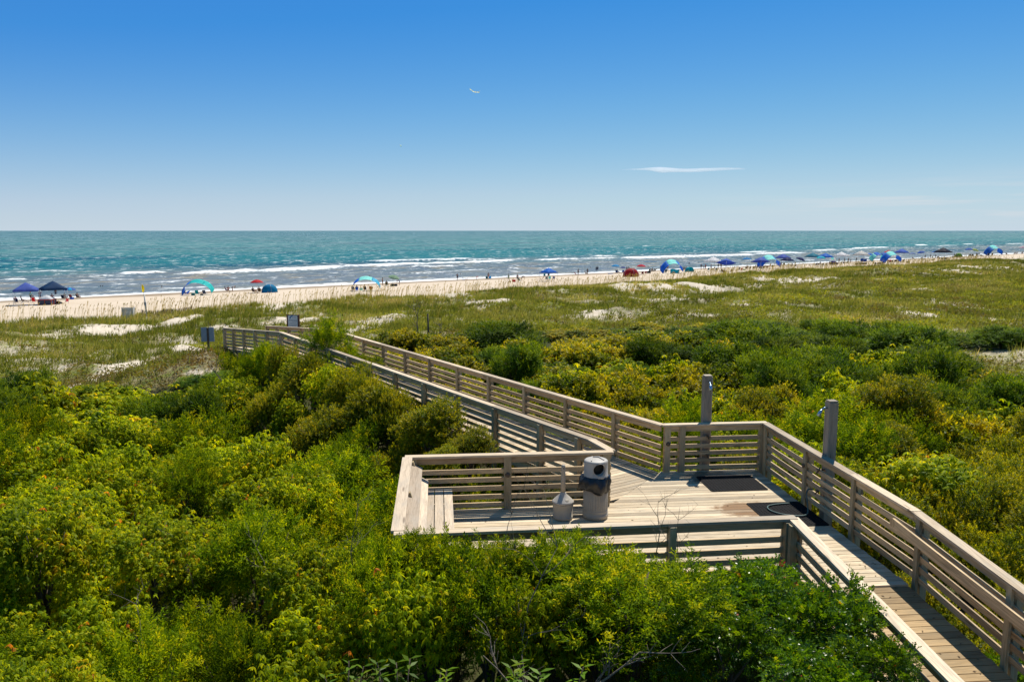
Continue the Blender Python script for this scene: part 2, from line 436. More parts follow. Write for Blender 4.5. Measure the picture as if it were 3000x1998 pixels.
# ------------------------------------------------------------------ vegetation density on the dunes
SAND_PATCHES = [  # pixel centre and half sizes, cast onto the ground
    (250, 962, 170, 16, 1), (130, 985, 90, 10, .6), (440, 1064, 85, 22, 1), (600, 1095, 80, 16, .6), (150, 1085, 60, 14, .5), (560, 935, 70, 14, .9), (640, 962, 60, 12, .8),
    (800, 900, 60, 10, .8), (930, 880, 70, 8, .7), (860, 945, 90, 16, .75), (1060, 955, 110, 28, .6), (1320, 872, 70, 14, .9), (1160, 925, 60, 16, .5),
    (1450, 888, 80, 14, .8), (1350, 935, 60, 16, .4), (1620, 852, 60, 9, .7), (1890, 858, 190, 28, .9), (2130, 852, 120, 18, .7), (2370, 822, 150, 14, .8), (2050, 845, 80, 26, 1), (1960, 885, 130, 14, .5),
    (2240, 815, 60, 18, 1), (2310, 822, 70, 14, .9), (2480, 815, 90, 10, .8), (2640, 800, 90, 10, .5), (2930, 790, 70, 20, .8), (2790, 795, 60, 16, .6),
    (2710, 850, 26, 9, 1), (2300, 885, 40, 10, .7), (1720, 915, 60, 10, .7), (2040, 925, 60, 10, .5), (2210, 890, 40, 12, .6),
    (2820, 900, 90, 10, .55), (2700, 920, 70, 10, .6), (2950, 945, 60, 14, .6), (2975, 1150, 24, 12, 1), (2450, 965, 40, 8, .6), (2580, 960, 40, 8, .6)]
_SP = []
for (u, v, ru, rv, k) in SAND_PATCHES:
    x0, y0 = at(u, v); xa, ya = at(u, v - rv); xb, yb = at(u, v + rv)
    ry = max(.6, abs(ya - yb) / 2); rx = ru * y0 / F_PX
    _SP.append((x0, (ya + yb) / 2, rx, min(ry, 9.0), k))
def sand_mask(x, y):
    m = np.zeros_like(np.asarray(x, float))
    w = .75 * (fbm(np.asarray(x) / 1.8, np.asarray(y) / 2.4, 77) - .5) * 2
    for (x0, y0, rx, ry, k) in _SP:
        d = np.hypot((x - x0) / rx, (y - y0) / ry) + w
        m = np.maximum(m, .93 * k * (1 - sstep(.45, 1.1, d)))
    return m
THX = [-60, -30, -24, -16, -10, -6, 0, 6, 12, 20, 27, 34, 42, 70]
THY = [30, 33, 34, 37, 45, 53, 58, 60, 62, 60, 57, 55, 55, 55]
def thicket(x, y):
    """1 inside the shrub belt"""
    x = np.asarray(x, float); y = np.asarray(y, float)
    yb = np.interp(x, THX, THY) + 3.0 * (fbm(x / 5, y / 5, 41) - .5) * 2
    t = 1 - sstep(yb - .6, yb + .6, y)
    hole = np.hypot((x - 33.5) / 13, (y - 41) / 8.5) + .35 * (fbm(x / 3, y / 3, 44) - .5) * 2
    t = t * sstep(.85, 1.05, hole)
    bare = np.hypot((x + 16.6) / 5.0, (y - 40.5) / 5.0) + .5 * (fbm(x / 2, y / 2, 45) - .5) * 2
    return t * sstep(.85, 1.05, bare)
def veg_density(x, y):
    x = np.asarray(x, float); y = np.asarray(y, float)
    s, n = sn(x, y)
    edge = 99.0 + 3.0 * (fbm(s / 9, n / 9, 51) - .5) * 2 - 5 * np.exp(-((s + 5) / 16) ** 2)
    base = .35 + .9 * fbm(x / 6, y / 6, 52)
    base = base * (1 - sstep(edge - 1.5, edge + 1.0, n))
    base = np.clip(base, 0, 1) * (1 - sand_mask(x, y))
    # open sand path from the foot of the boardwalk to the beach
    px_, py_ = -15.5, 43.0
    t = np.clip((y - py_) / 50.0, 0, 1); cx = px_ - 27 * t
    path = 1 - sstep(.7, 1.6, np.abs(x - cx) / (1.0 + t))
    return np.clip(base * (1 - path * sstep(42.5, 44, y) * (1 - sstep(60, 75, y))), 0, 1)

# ------------------------------------------------------------------ ground sheet
def ground_material():
    m, t, b = new_mat('dune_sand_and_litter')
    geo = t.n.new('ShaderNodeNewGeometry').outputs['Position']
    veg = t.attr('veg'); th = t.attr('thicket'); wet = t.attr('wet')
    fine = t.noise(geo, 2.3, 5, .65); mid = t.noise(geo, .35, 4)
    sand = t.mix(t.smooth(fine, .35, .7), (.50, .43, .33), (.62, .545, .44))
    sand = t.mix(t.math('MULTIPLY', t.smooth(mid, .5, .7), .3), sand, (.45, .36, .25))
    beach = t.attr('beach')
    streak = t.noise(t.mapping(geo, (.12, .9, 0), (0, 0, -AL)), 1.0, 5, .7)
    bs = t.mix(t.smooth(streak, .35, .68), (.50, .405, .30), (.60, .50, .385))
    sand = t.mix(beach, sand, bs)
    sand = t.mix(wet, sand, (.27, .205, .14))
    litter = t.mix(t.smooth(t.noise(geo, 3.5, 4, .7), .3, .7), (.12, .105, .042), (.25, .21, .10))
    litter = t.mix(t.smooth(t.noise(geo, .9, 5, .65), .45, .6), litter, (.15, .17, .035))
    vm = t.smooth(t.math('ADD', veg, t.math('MULTIPLY', t.math('SUBTRACT', fine, .5), .9)), .35, .85)
    col = t.mix(vm, sand, litter)
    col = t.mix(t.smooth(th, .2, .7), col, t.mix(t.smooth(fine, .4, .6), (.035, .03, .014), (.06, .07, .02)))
    t.put(b.inputs['Base Color'], col); b.inputs['Roughness'].default_value = .95; b.inputs['Specular IOR Level'].default_value = .1
    bp = t.add('ShaderNodeBump', Strength=.5, Distance=.12); t.l.new(t.noise(geo, 1.6, 5, .65), bp.inputs['Height']); t.l.new(bp.outputs[0], b.inputs['Normal'])
    return m
MG = ground_material()
def axis(parts):
    out = []
    for a, b, st in parts: out.append(np.arange(a, b, st))
    return np.concatenate(out)
S_ = axis([(-3000, -400, 200), (-400, -120, 20), (-120, -60, 3), (-60, 190, .6), (190, 360, 2), (360, 1000, 12), (1000, 20001, 500)])
N_ = axis([(-3000, -200, 200), (-200, -60, 14), (-60, 20, 1.5), (20, 112, .5), (112, 185, 1.2), (185, 300, 8), (300, 901, 100)])
SS, NN = np.meshgrid(S_, N_)
GX, GY = xy(SS, NN)
GZ = ground(GX, GY)
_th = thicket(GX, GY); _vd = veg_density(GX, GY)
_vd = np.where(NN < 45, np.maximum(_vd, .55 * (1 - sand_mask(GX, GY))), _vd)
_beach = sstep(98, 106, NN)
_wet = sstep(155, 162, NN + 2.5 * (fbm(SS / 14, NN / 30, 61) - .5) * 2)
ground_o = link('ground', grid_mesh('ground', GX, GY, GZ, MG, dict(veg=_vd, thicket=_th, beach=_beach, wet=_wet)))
tag(ground_o, kind='structure')

# ------------------------------------------------------------------ sea
BREAK = [  # crest lines of breaking waves: pixel ends and half width in metres
    (0, 801, 205, 797, 1.6, .8), (352, 804, 480, 800, 2.6, 1), (522, 802, 760, 794, 3.0, 1), (760, 794, 1000, 783, 4.2, 1), (1000, 783, 1250, 774, 4.6, 1), (1250, 774, 1500, 763, 3.6, 1),
    (0, 820, 88, 818, 1.8, .9), (90, 817, 210, 814, 1.4, .45), (230, 813, 335, 808, 2.0, .6), (380, 800, 480, 798, 1.4, .4), (1085, 768, 1375, 760, 2.0, .9), (1370, 764, 1450, 762, 2.5, .9),
    (1195, 786, 1345, 782, 1.3, .8), (855, 768, 900, 767, 1.4, .6), (960, 777, 1010, 776, 1.4, .5), (540, 809, 660, 806, 1.4, .6), (960, 824, 1000, 822, 1.4, .6), (860, 806, 900, 805, 1.0, .5), (1490, 788, 1530, 787, 1.6, .7), (450, 846, 480, 845, 1.0, .7),
    (1575, 762, 1700, 759, 3.0, 1), (1700, 760, 1810, 757, 3.4, .9), (1730, 754, 1800, 752, 2.6, .9), (1822, 758, 2000, 753, 3.6, 1), (2000, 753, 2200, 747, 3.4, 1), (2200, 746, 2350, 742, 3.0, 1),
    (2165, 741, 2245, 739, 3.4, 1), (2278, 738, 2300, 738, 3, 1), (2380, 734, 2445, 732, 4, 1), (2460, 732, 2500, 731, 3, .8), (2495, 729, 2600, 726, 3, 1), (1880, 722, 1900, 721, 3, .7),
    (2685, 719, 2715, 718, 4, 1), (2745, 721, 2800, 720, 3, .9), (2820, 717, 2846, 715, 4, 1), (2855, 718, 2880, 718, 3, .8), (2950, 716, 2995, 714, 4, 1), (2600, 727, 2700, 725, 2.5, .5), (1480, 762, 1560, 758, 2.2, .6)]
sg = axis([(-40, 520, 1.3), (520, 1400.1, 5)]); ng = axis([(150, 330, .5), (330, 470.1, 2)])
WS, WN = np.meshgrid(sg, ng)
foam = np.zeros_like(WS); lift = np.zeros_like(WS)
wob = 2.2 * (fbm(WS / 13, WN / 40, 71) - .5) * 2
for (u0, v0, u1, v1, hw, k) in BREAK:
    a = sn(*at_z(u0, v0, 0)); b = sn(*at_z(u1, v1, 0))
    s0, s1 = sorted((a[0], b[0])); L = max(s1 - s0, 1)
    tt = np.clip((WS - a[0]) / (b[0] - a[0]), 0, 1); nc = a[1] + (b[1] - a[1]) * tt + wob
    endf = sstep(s0 - .12 * L - 2, s0 + .08 * L + 2, WS) * (1 - sstep(s1 - .08 * L - 2, s1 + .12 * L + 2, WS))
    hwv = hw * (.45 + .9 * fbm(WS / 7, WS * 0 + u0, 73))
    d = WN - nc
    f = np.where(d > 0, np.exp(-(d / (.45 * hwv)) ** 2), np.exp(-(d / (1.2 * hwv)) ** 2)) * endf * k
    foam = np.maximum(foam, f)
    lift = np.maximum(lift, .55 * np.exp(-((d - .3) / 2.2) ** 2) * endf * min(1, k + .2))
swn = 168.5 + 2.5 * (fbm(WS / 16, WS * 0, 81) - .5) * 2
d = WN - swn
hw = 3.0 + 2.6 * fbm(WS / 11, WS * 0 + 5, 83)
foam = np.maximum(foam, np.where(d < 0, 1.0, np.exp(-(d / hw) ** 2)) * (.8 + .4 * fbm(WS / 3, WN / 2, 84)))
d2 = WN - (186 + 6 * (fbm(WS / 22, WS * 0 + 9, 85) - .5) * 2)
foam = np.maximum(foam, .75 * np.exp(-(d2 / 1.6) ** 2) * sstep(.52, .68, fbm(WS / 9, WS * 0 + 3, 86)))
for (nc0, thr, kk) in ((205, .58, .6), (222, .6, .5), (262, .6, .7), (278, .63, .6), (296, .66, .55), (315, .68, .5)):
    dd = WN - (nc0 + 7 * (fbm(WS / 19, WS * 0 + nc0, 87) - .5) * 2)
    foam = np.maximum(foam, kk * np.exp(-(dd / 1.5) ** 2) * sstep(thr, thr + .1, fbm(WS / 12, WS * 0 + nc0 * 2, 88)))
env = sstep(167, 180, WN) * (1 - sstep(420, 460, WN))
swell = .20 * np.sin((WN + 5 * fbm(WS / 40, WN / 40, 91)) * 2 * math.pi / 19) + .24 * (fbm(WS / 6, WN / 2.6, 92) - .5) * 2 + .10 * (fbm(WS / 1.8, WN / 1.1, 93) - .5) * 2
WZ = .02 + env * (swell + lift)
def sea_material():
    m, t, b = new_mat('sea_water')
    geo = t.n.new('ShaderNodeNewGeometry').outputs['Position']
    loc = t.mapping(geo, (1, 1, 1), (0, 0, -AL))       # x along the shore, y out to sea
    sx = t.n.new('ShaderNodeSeparateXYZ'); t.l.new(loc, sx.inputs[0]); n = sx.outputs['Y']
    fo = t.attr('foam')
    big = t.noise(t.mapping(loc, (.012, .03, 0)), 1.0, 4, .6)
    nn = t.math('ADD', n, t.math('MULTIPLY', t.math('SUBTRACT', big, .5), 120))
    col = t.mix(t.smooth(nn, 215, 330), (.15, .17, .17), (.012, .135, .13))
    col = t.mix(t.smooth(n, 400, 2500), col, (.004, .112, .13))
    patch = t.noise(t.mapping(loc, (.006, .02, 0)), 1.0, 5, .65)
    col = t.mix(t.smooth(patch, .45, .7), col, (.003, .06, .085))
    murk = t.noise(t.mapping(loc, (.05, .16, 0)), 1.0, 4, .6)
    col = t.mix(t.math('MULTIPLY', t.smooth(murk, .5, .68), t.math('SUBTRACT', 1.0, t.smooth(n, 235, 300))), col, (.27, .23, .15))
    # foam: breakers, plus scattered white flecks painting whitecaps and sun glitter
    br = t.noise(t.mapping(loc, (.55, 1.1, 0)), 1.0, 5, .65)
    fm = t.smooth(t.math('ADD', fo, t.math('MULTIPLY', t.math('SUBTRACT', br, .5), 2.6)), .25, .9)
    fm = t.math('MULTIPLY', fm, t.smooth(fo, .03, .2))
    fl = t.noise(t.mapping(loc, (.16, .55, 0)), 1.0, 6, .72)
    fl2 = t.noise(t.mapping(loc, (.03, .12, 0)), 1.0, 6, .75)
    flecks = t.math('MAXIMUM', t.smooth(fl, .555, .64), t.math('MULTIPLY', t.smooth(fl2, .565, .64), t.smooth(n, 400, 700)))
    fl3 = t.noise(t.mapping(loc, (.055, .085, 0)), 1.0, 6, .78); fl4 = t.noise(t.mapping(loc, (.016, .022, 0)), 1.0, 7, .8)
    far_glints = t.math('MAXIMUM', t.math('MULTIPLY', t.smooth(fl3, .555, .65), t.smooth(n, 260, 420)), t.math('MULTIPLY', t.smooth(fl4, .55, .65), t.smooth(n, 700, 1300)))
    flecks = t.math('MAXIMUM', flecks, t.math('MULTIPLY', far_glints, .55))
    fm = t.math('MAXIMUM', fm, t.math('MULTIPLY', flecks, .75))
    # wave facets: slopes taken straight from noise so that far water keeps its roughness
    def slope(sc, k, det):
        nd = t.n.new('ShaderNodeTexNoise'); nd.inputs['Scale'].default_value = 1.0; nd.inputs['Detail'].default_value = det; nd.inputs['Roughness'].default_value = .6
        t.l.new(t.mapping(loc, sc), nd.inputs['Vector'])
        v = t.n.new('ShaderNodeVectorMath'); v.operation = 'SUBTRACT'; t.l.new(nd.outputs['Color'], v.inputs[0]); v.inputs[1].default_value = (.5, .5, .5)
        m_ = t.n.new('ShaderNodeVectorMath'); m_.operation = 'MULTIPLY'; t.l.new(v.outputs[0], m_.inputs[0]); m_.inputs[1].default_value = (k * .8, k, 0)
        return m_.outputs[0]
    def vadd(a, c):
        v = t.n.new('ShaderNodeVectorMath'); v.operation = 'ADD'; t.l.new(a, v.inputs[0]); t.l.new(c, v.inputs[1]); return v.outputs[0]
    sl = vadd(slope((.16, .42, 0), SEA_SLOPE, 2), slope((.8, 1.7, 0), SEA_SLOPE * .9, 3))
    vt = t.n.new('ShaderNodeVectorRotate'); vt.rotation_type = 'Z_AXIS'; t.l.new(sl, vt.inputs['Vector']); vt.inputs['Angle'].default_value = AL
    gn = t.n.new('ShaderNodeNewGeometry').outputs['Normal']
    nv = t.n.new('ShaderNodeVectorMath'); nv.operation = 'NORMALIZE'; t.l.new(vadd(gn, vt.outputs[0]), nv.inputs[0])
    # body colour under a rough surface: a wind-ruffled sea never mirrors more than a part of the sky
    t.n.remove(b)
    df = t.n.new('ShaderNodeBsdfDiffuse'); t.put(df.inputs['Color'], t.mix(fm, col, (.80, .81, .80)))
    gl = t.n.new('ShaderNodeBsdfGlossy'); gl.inputs['Roughness'].default_value = SEA_ROUGH; t.l.new(nv.outputs[0], gl.inputs['Normal'])
    fr = t.n.new('ShaderNodeFresnel'); fr.inputs['IOR'].default_value = 1.33; t.l.new(nv.outputs[0], fr.inputs['Normal'])
    fac = t.math('MULTIPLY', t.math('MINIMUM', fr.outputs[0], SEA_SPEC), t.math('SUBTRACT', 1.0, fm))
    mx = t.n.new('ShaderNodeMixShader'); t.l.new(fac, mx.inputs[0]); t.l.new(df.outputs[0], mx.inputs[1]); t.l.new(gl.outputs[0], mx.inputs[2])
    t.l.new(mx.outputs[0], t.n['Material Output'].inputs['Surface'])
    return m
MS = sea_material()
wx, wy = xy(WS, WN)
near = grid_mesh('sea', wx, wy, WZ, MS, dict(foam=foam))
bm = bmesh.new(); bm.from_mesh(near)
def far_strip(s0, s1, n0, n1, ks, kn):
    for i in range(ks):
        for j in range(kn):
            a0 = s0 + (s1 - s0) * i / ks; a1 = s0 + (s1 - s0) * (i + 1) / ks
            b0 = n0 + (n1 - n0) * j / kn; b1 = n0 + (n1 - n0) * (j + 1) / kn
            f = bm.faces.new([bm.verts.new((*xy(a, b_), .02)) for a, b_ in ((a0, b0), (a1, b0), (a1, b1), (a0, b1))]); f.smooth = True
far_strip(-60000, -40, 150, 470, 4, 1); far_strip(1400, 60000, 150, 470, 4, 1)
far_strip(-60000, 60000, 470, 1500, 12, 1); far_strip(-60000, 60000, 1500, 60000, 6, 6)
bm.to_mesh(near); bm.free()
sea_o = link('sea', near); tag(sea_o, kind='structure')

# ------------------------------------------------------------------ the one thin cloud
def cloud():
    m = bpy.data.materials.new('cloud_vapour'); m.use_nodes = True; t = NT(m); t.n.remove(t.n['Principled BSDF'])
    vs = t.n.new('ShaderNodeVolumePrincipled'); vs.inputs['Color'].default_value = (.98, .98, 1, 1); vs.inputs['Density'].default_value = CLOUD_D; vs.inputs['Anisotropy'].default_value = 0.0
    t.l.new(vs.outputs[0], t.n['Material Output'].inputs['Volume'])
    D = 6000.0
    def pt(u, v):
        dx, fw, up = ray(u, v); k = D / fw; return Vector((dx * k, D, CAMZ + up * k))
    mid = [(1815, 498, 1.0), (1850, 497, 1.6), (1885, 496, 3.2), (1915, 496, 5.5), (1935, 499, 8.5), (1960, 499, 7.0), (1990, 500, 5.5), (2025, 500, 5.5), (2060, 498.5, 5.6), (2090, 497, 5.0), (2125, 495.5, 4.0), (2160, 495, 3.0), (2190, 495.5, 1.2)]
    mb = MB(); seg = 14; base = 0
    for i, (u, v, h) in enumerate(mid):
        c = pt(u, v); r = h * D / F_PX
        for k in range(seg):
            a = 2 * math.pi * k / seg
            j = .8 + .4 * random.random()
            mb.v.append((c.x, c.y + 2.2 * r * math.cos(a) * j, c.z + r * math.sin(a) * j))
    for i in range(len(mid) - 1):
        for k in range(seg):
            k2 = (k + 1) % seg
            mb.face([i * seg + k, i * seg + k2, (i + 1) * seg + k2, (i + 1) * seg + k], None, .5, True)
    mb.face(list(range(seg))[::-1]); mb.face([(len(mid) - 1) * seg + k for k in range(seg)])
    o = mb.build('cloud', m)
    mod = o.modifiers.new('sub', 'SUBSURF'); mod.levels = 2; mod.render_levels = 2
    tag(o, kind='structure'); o['label'] = 'thin white streak of cloud low in the sky'
cloud()

# ------------------------------------------------------------------ timber platform, ramp and boardwalk
E1 = np.array([.9958, .0915]); E2 = np.array([-.0915, .9958])
PO = np.array([-2.01, 14.87])
def PP(a, b): return PO + a * E1 + b * E2
BD = np.array([-.5467, .8373]); BN = np.array([.8373, .5467])
L0 = np.array([1.67, 16.13]); K1 = np.array([3.35, 17.43])
def LB(d, w): return L0 + d * BD + w * BN
LLEN, RAMP_L = 21.2, 9.9
def zb(d): return DZ - max(0.0, d - LLEN) / 12.0
def zr(b): return DZ - max(0.0, -3.7 - b) / 12.0
PT = .036
def plank(mb, q, zs):
    q = [(float(p[0]), float(p[1])) for p in q]
    mb.prism([(p[0], p[1], z - PT) for p, z in zip(q, zs)], [(p[0], p[1], z) for p, z in zip(q, zs)])

platform = thing('viewing_platform', 'square weathered timber platform with shower mats and a bin on it', 'platform', (2.0, 15.0, DZ))
mb = MB(); pitch, w = .151, .138
b = -3.95
while b < 1.98:
    b2 = b + w
    def lo(bb): return -.05 if bb <= 0.03 else 3.97 + 1.60 * bb / 2.06 + .004
    def hi(bb): return 7.80
    j = random.uniform(-.008, .008)
    plank(mb, [PP(lo(b), b), PP(hi(b) + j, b), PP(hi(b2) + j, b2), PP(lo(b2), b2)], [DZ + random.uniform(-.002, .002)] * 4)
    b += pitch
mb.build('planks', M['deck'], platform)
mb = MB()
for bb in np.arange(-3.8, 2.0, .8):
    p, q = PP(0.0 if bb < 0 else 5.0, bb), PP(7.76, bb)
    mb.board((*p, DZ - .14), (*q, DZ - .14), .04, .19)
for pts in ([(-.02, -3.97), (7.8, -3.97)], [(7.78, -3.9), (7.78, 2.0)], [(0, .04), (3.95, .04)], [(-.03, -3.9), (-.03, 0)], [(5.6, 2.0), (7.8, 2.0)]):
    p, q = PP(*pts[0]), PP(*pts[1]); mb.board((*p, DZ - .14), (*q, DZ - .14), .04, .20)
mb.build('joists', M['post'], platform)

ramp_o = thing('access_ramp', 'brown plank ramp sloping down from the platform towards the camera', 'ramp', (6.6, 9.0, DZ))
mb = MB(); b = -3.96 - .151
while b > -13.5:
    b2 = b + w; j = random.uniform(-.012, .012)
    z1, z2 = zr(b), zr(b2)
    plank(mb, [PP(5.98, b), PP(7.80 + j, b), PP(7.80 + j, b2), PP(5.98, b2)], [z1, z1, z2, z2]); b -= .151
mb.build('planks', M['ramp'], ramp_o)
mb = MB()
for aa in (6.02, 6.9, 7.74):
    mb.board((*PP(aa, -4.0), zr(-4.0) - .14), (*PP(aa, -13.3), zr(-13.3) - .14), .04, .19)
mb.build('joists', M['post'], ramp_o)

walk = thing('boardwalk', 'long straight plank boardwalk running from the platform towards the beach', 'boardwalk', (-5.0, 27.0, DZ))
mb = MB(); d = -.86
while d < LLEN + RAMP_L:
    d2 = d + w
    def wl(dd): return .04 if dd >= 0 else .27 * dd / .912 + .04
    def wr(dd): return min(2.06, (dd + .912) / 1.082 * 2.37 - .25 - .03)
    if wr(d) > wl(d) + .05:
        z1, z2 = zb(d), zb(d2); j = random.uniform(-.01, .01)
        plank(mb, [LB(d, wl(d)), LB(d, wr(d) + j), LB(d2, wr(d2) + j), LB(d2, wl(d2))], [z1, z1, z2, z2])
    d += .151
mb.build('planks', M['deck'], walk)
mb = MB()
for ww in (.06, 1.05, 2.04):
    mb.board((*LB(.3, ww), DZ - .14), (*LB(LLEN, ww), DZ - .14), .04, .19)
    mb.board((*LB(LLEN, ww), DZ - .14), (*LB(LLEN + RAMP_L, ww), zb(LLEN + RAMP_L) - .14), .04, .19)
mb.build('joists', M['post'], walk)

SLATS = (.807, .636, .470, .302, .132)
def railing(name, label, segs, inner, loc, joint=None, pw=.095):
    """segs: list of (p0, z0, p1, z1, [post distances]); inner: +1 walkers on the left of p0->p1, -1 on the right"""
    root = thing(name, label, 'railing', loc)
    cap, apron = MB(), MB(); slats = [MB() for _ in SLATS]
    for (p0, z0, p1, z1, posts) in segs:
        p0 = np.array(p0, float); p1 = np.array(p1, float); d = p1 - p0; L = float(np.hypot(*d)); d = d / L
        nrm = np.array([-d[1], d[0]]) * inner        # towards the walkers
        def pt(t, off, h): 
            q = p0 + d * t + nrm * off; return (float(q[0]), float(q[1]), z0 + (z1 - z0) * t / L + h)
        # boards butt end to end at posts
        stops = [0.0]; acc = 0
        step = 3.86
        while stops[-1] + step < L - 1.0: stops.append(stops[-1] + step)
        stops.append(L)
        for t0, t1 in zip(stops[:-1], stops[1:]):
            jit = random.uniform(-.004, .004)
            cap.board(pt(t0 - (.05 if t0 == 0 else -.003), 0, 1.08 + jit), pt(t1 + (.05 if t1 == L else 0), 0, 1.08 + jit), .165, .04)
            apron.board(pt(t0 + .002, 0, .993), pt(t1, 0, .993), .036, .125)
            for s_, h in zip(slats, SLATS):
                jj = random.uniform(-.008, .008)
                s_.board(pt(t0 + .002, 0, h - .045 + jj), pt(t1, 0, h - .045 + random.uniform(-.008, .008)), .036, .092)
        for t in posts:
            op = MB(); q = pt(t, -.072, 0); g = min(float(ground(q[0], q[1])) - .3, q[2] - .5)
            op.board((q[0], q[1], g), (q[0], q[1], q[2] + 1.055), .10, .10, up=(nrm[0], nrm[1], 0)); op.build('post', M['post'], root)
            ip = MB(); q = pt(t, .041, 0)
            ip.board((q[0], q[1], q[2] - .22), (q[0], q[1], q[2] + 1.055), pw, .042, up=(nrm[0], nrm[1], 0)); ip.build('inner_post', M['post'], root)
    cap.build('top_cap', M['cap'], root); apron.build('apron_board', M['rail'], root)
    for s_ in slats: s_.build('slat', M['rail'], root)
    return root
railing('railing', 'railing behind the bin and ash stand, along the left half of the platform', [(PP(0, 0), DZ, PP(3.97, 0), DZ, [.1, 1.93, 3.88])], -1, (*PP(2, 0), DZ), None, .145)
def post_disc(root, p, n, z):
    mb = MB(); mb.lathe([(.05, 0), (.05, .012), (.038, .028), (.0001, .034)], 16)
    o = link('disc_cap', mb.mesh('disc_cap', M['bark']), root)
    n = Vector((n[0], n[1], 0)).normalized(); o.rotation_euler = n.to_track_quat('Z', 'Y').to_euler()
    o.location = Vector((float(p[0]), float(p[1]), DZ + z)) + n * .063 - root.location
post_disc(bpy.data.objects['railing'], PP(1.93, 0), -E2, .70)
railing('railing', 'short angled railing where the boardwalk leaves the platform, beside the bin', [(PP(3.99, .10), DZ, LB(-.03, -.02), DZ, [])], -1, (*PP(3.9, .5), DZ))
railing('railing', 'bush side railing of the long boardwalk, partly hidden by shrubs',
        [(LB(0, 0), DZ, LB(LLEN, 0), DZ, [.4, 1.8, 3.75, 5.68, 7.6, 9.55, 11.5, 13.4, 15.3, 17.2, 19.1, 21.0]),
         (LB(LLEN, 0), DZ, LB(LLEN + RAMP_L, 0), zb(LLEN + RAMP_L), [1.9, 3.9, 5.9, 7.9, 9.8])], -1, (*LB(10, 0), DZ))
RR0 = K1
RL = 20.75
railing('railing', 'long inland facing railing of the boardwalk that runs up to the sign',
        [(RR0, DZ, RR0 + BD * RL, DZ, [1.6 + 1.93 * k for k in range(10)] + [20.6]),
         (RR0 + BD * RL, DZ, RR0 + BD * (RL + 9.85), DZ - 9.85 / 12, [2, 4, 6, 8, 9.75])], +1, (*(RR0 + BD * 10), DZ))
railing('railing', 'railing behind the black mat, with the first shower post standing outside it', [(K1 + E1 * .06, DZ, PP(7.97, 2.06), DZ, [.08, .42, 2.3])], -1, (*PP(6.8, 2.06), DZ), None, .13)
post_disc(bpy.data.objects['railing.004'], K1 + E1 * .15, -E2, .66)
rr = railing('railing', 'sunlit railing down the far side of the platform and ramp, with a lower handrail',
        [(PP(7.97, 2.0), DZ, PP(7.97, -3.7), DZ, [.1, 2.07, 3.95]), (PP(7.97, -3.7), DZ, PP(7.97, -13.0), zr(-13.0), [.2, 2.2, 4.15, 6.1, 8.0])], -1, (*PP(7.97, -1), DZ))
post_disc(rr, PP(7.97, -.07), -E1, .72)
mb = MB(); q0, q1 = PP(7.80, -3.45), PP(7.80, -13)
mb.board((*q0, zr(-3.45) + .80), (*q1, zr(-13) + .80), .05, .15)
mb.tube([(q0[0] - E1[0] * .025, q0[1], DZ + .80), (q0[0] + E1[0] * .025, q0[1] + .004, DZ + .80)], .074, 14)
mb.build('handrail', M['rail'], rr)
railing('railing', 'railing along the near side of the platform, its lower part hidden by bushes', [(PP(0, -3.92), DZ, PP(5.94, -3.84), DZ, [.1, 2.1, 4.05, 5.84])], +1, (*PP(3, -3.9), DZ))
railing('railing', 'railing between the ramp and the glossy bush', [(PP(5.94, -3.9), DZ, PP(5.94, -13), zr(-13), [.12, 1.95, 3.9, 5.85, 7.8])], +1, (*PP(5.94, -8), DZ))

# bench with a sloped backrest along the end of the platform
bench = thing('bench', 'weathered plank bench with sloping back built along the end of the platform', 'bench', (*PP(.5, -2), DZ))
mb = MB(); mb.board((*PP(0, -.06), DZ + 1.085), (*PP(0, -3.85), DZ + 1.085), .19, .04); mb.build('top_board', M['bench'], bench)
for k, (aa, zz) in enumerate(((.155, .93), (.265, .68))):
    mb = MB(); dn = Vector((E1[0] * .42, E1[1] * .42, .9)).normalized()
    mb.board((*PP(aa, -.07), DZ + zz), (*PP(aa, -3.84), DZ + zz), .265, .038, up=dn); mb.build('back_board', M['bench'], bench)
for k, aa in enumerate((.425, .597, .769)):
    mb = MB(); mb.board((*PP(aa, -.08), DZ + .44), (*PP(aa, -3.84), DZ + .44), .155, .04); mb.build('seat_board', M['bench'], bench)
for bb in (-.35, -1.95, -3.5):
    mb = MB(); mb.board((*PP(.35, bb), DZ + .375), (*PP(.84, bb), DZ + .375), .09, .085); mb.board((*PP(.78, bb), DZ + .002), (*PP(.78, bb), DZ + .33), .09, .09, up=(E1[0], E1[1], 0)); mb.build('leg', M['post'], bench)
for bb in (-.15, -1.95, -3.75):
    mb = MB(); mb.board((*PP(.30, bb), DZ + .43), (*PP(.10, bb), DZ + 1.04), .09, .04, up=(E1[0], E1[1], .3)); mb.build('back_brace', M['post'], bench)

def evaluated(o, name):
    dg = bpy.context.evaluated_depsgraph_get(); dg.update()
    me = bpy.data.meshes.new_from_object(o.evaluated_get(dg)); me.name = name
    return me

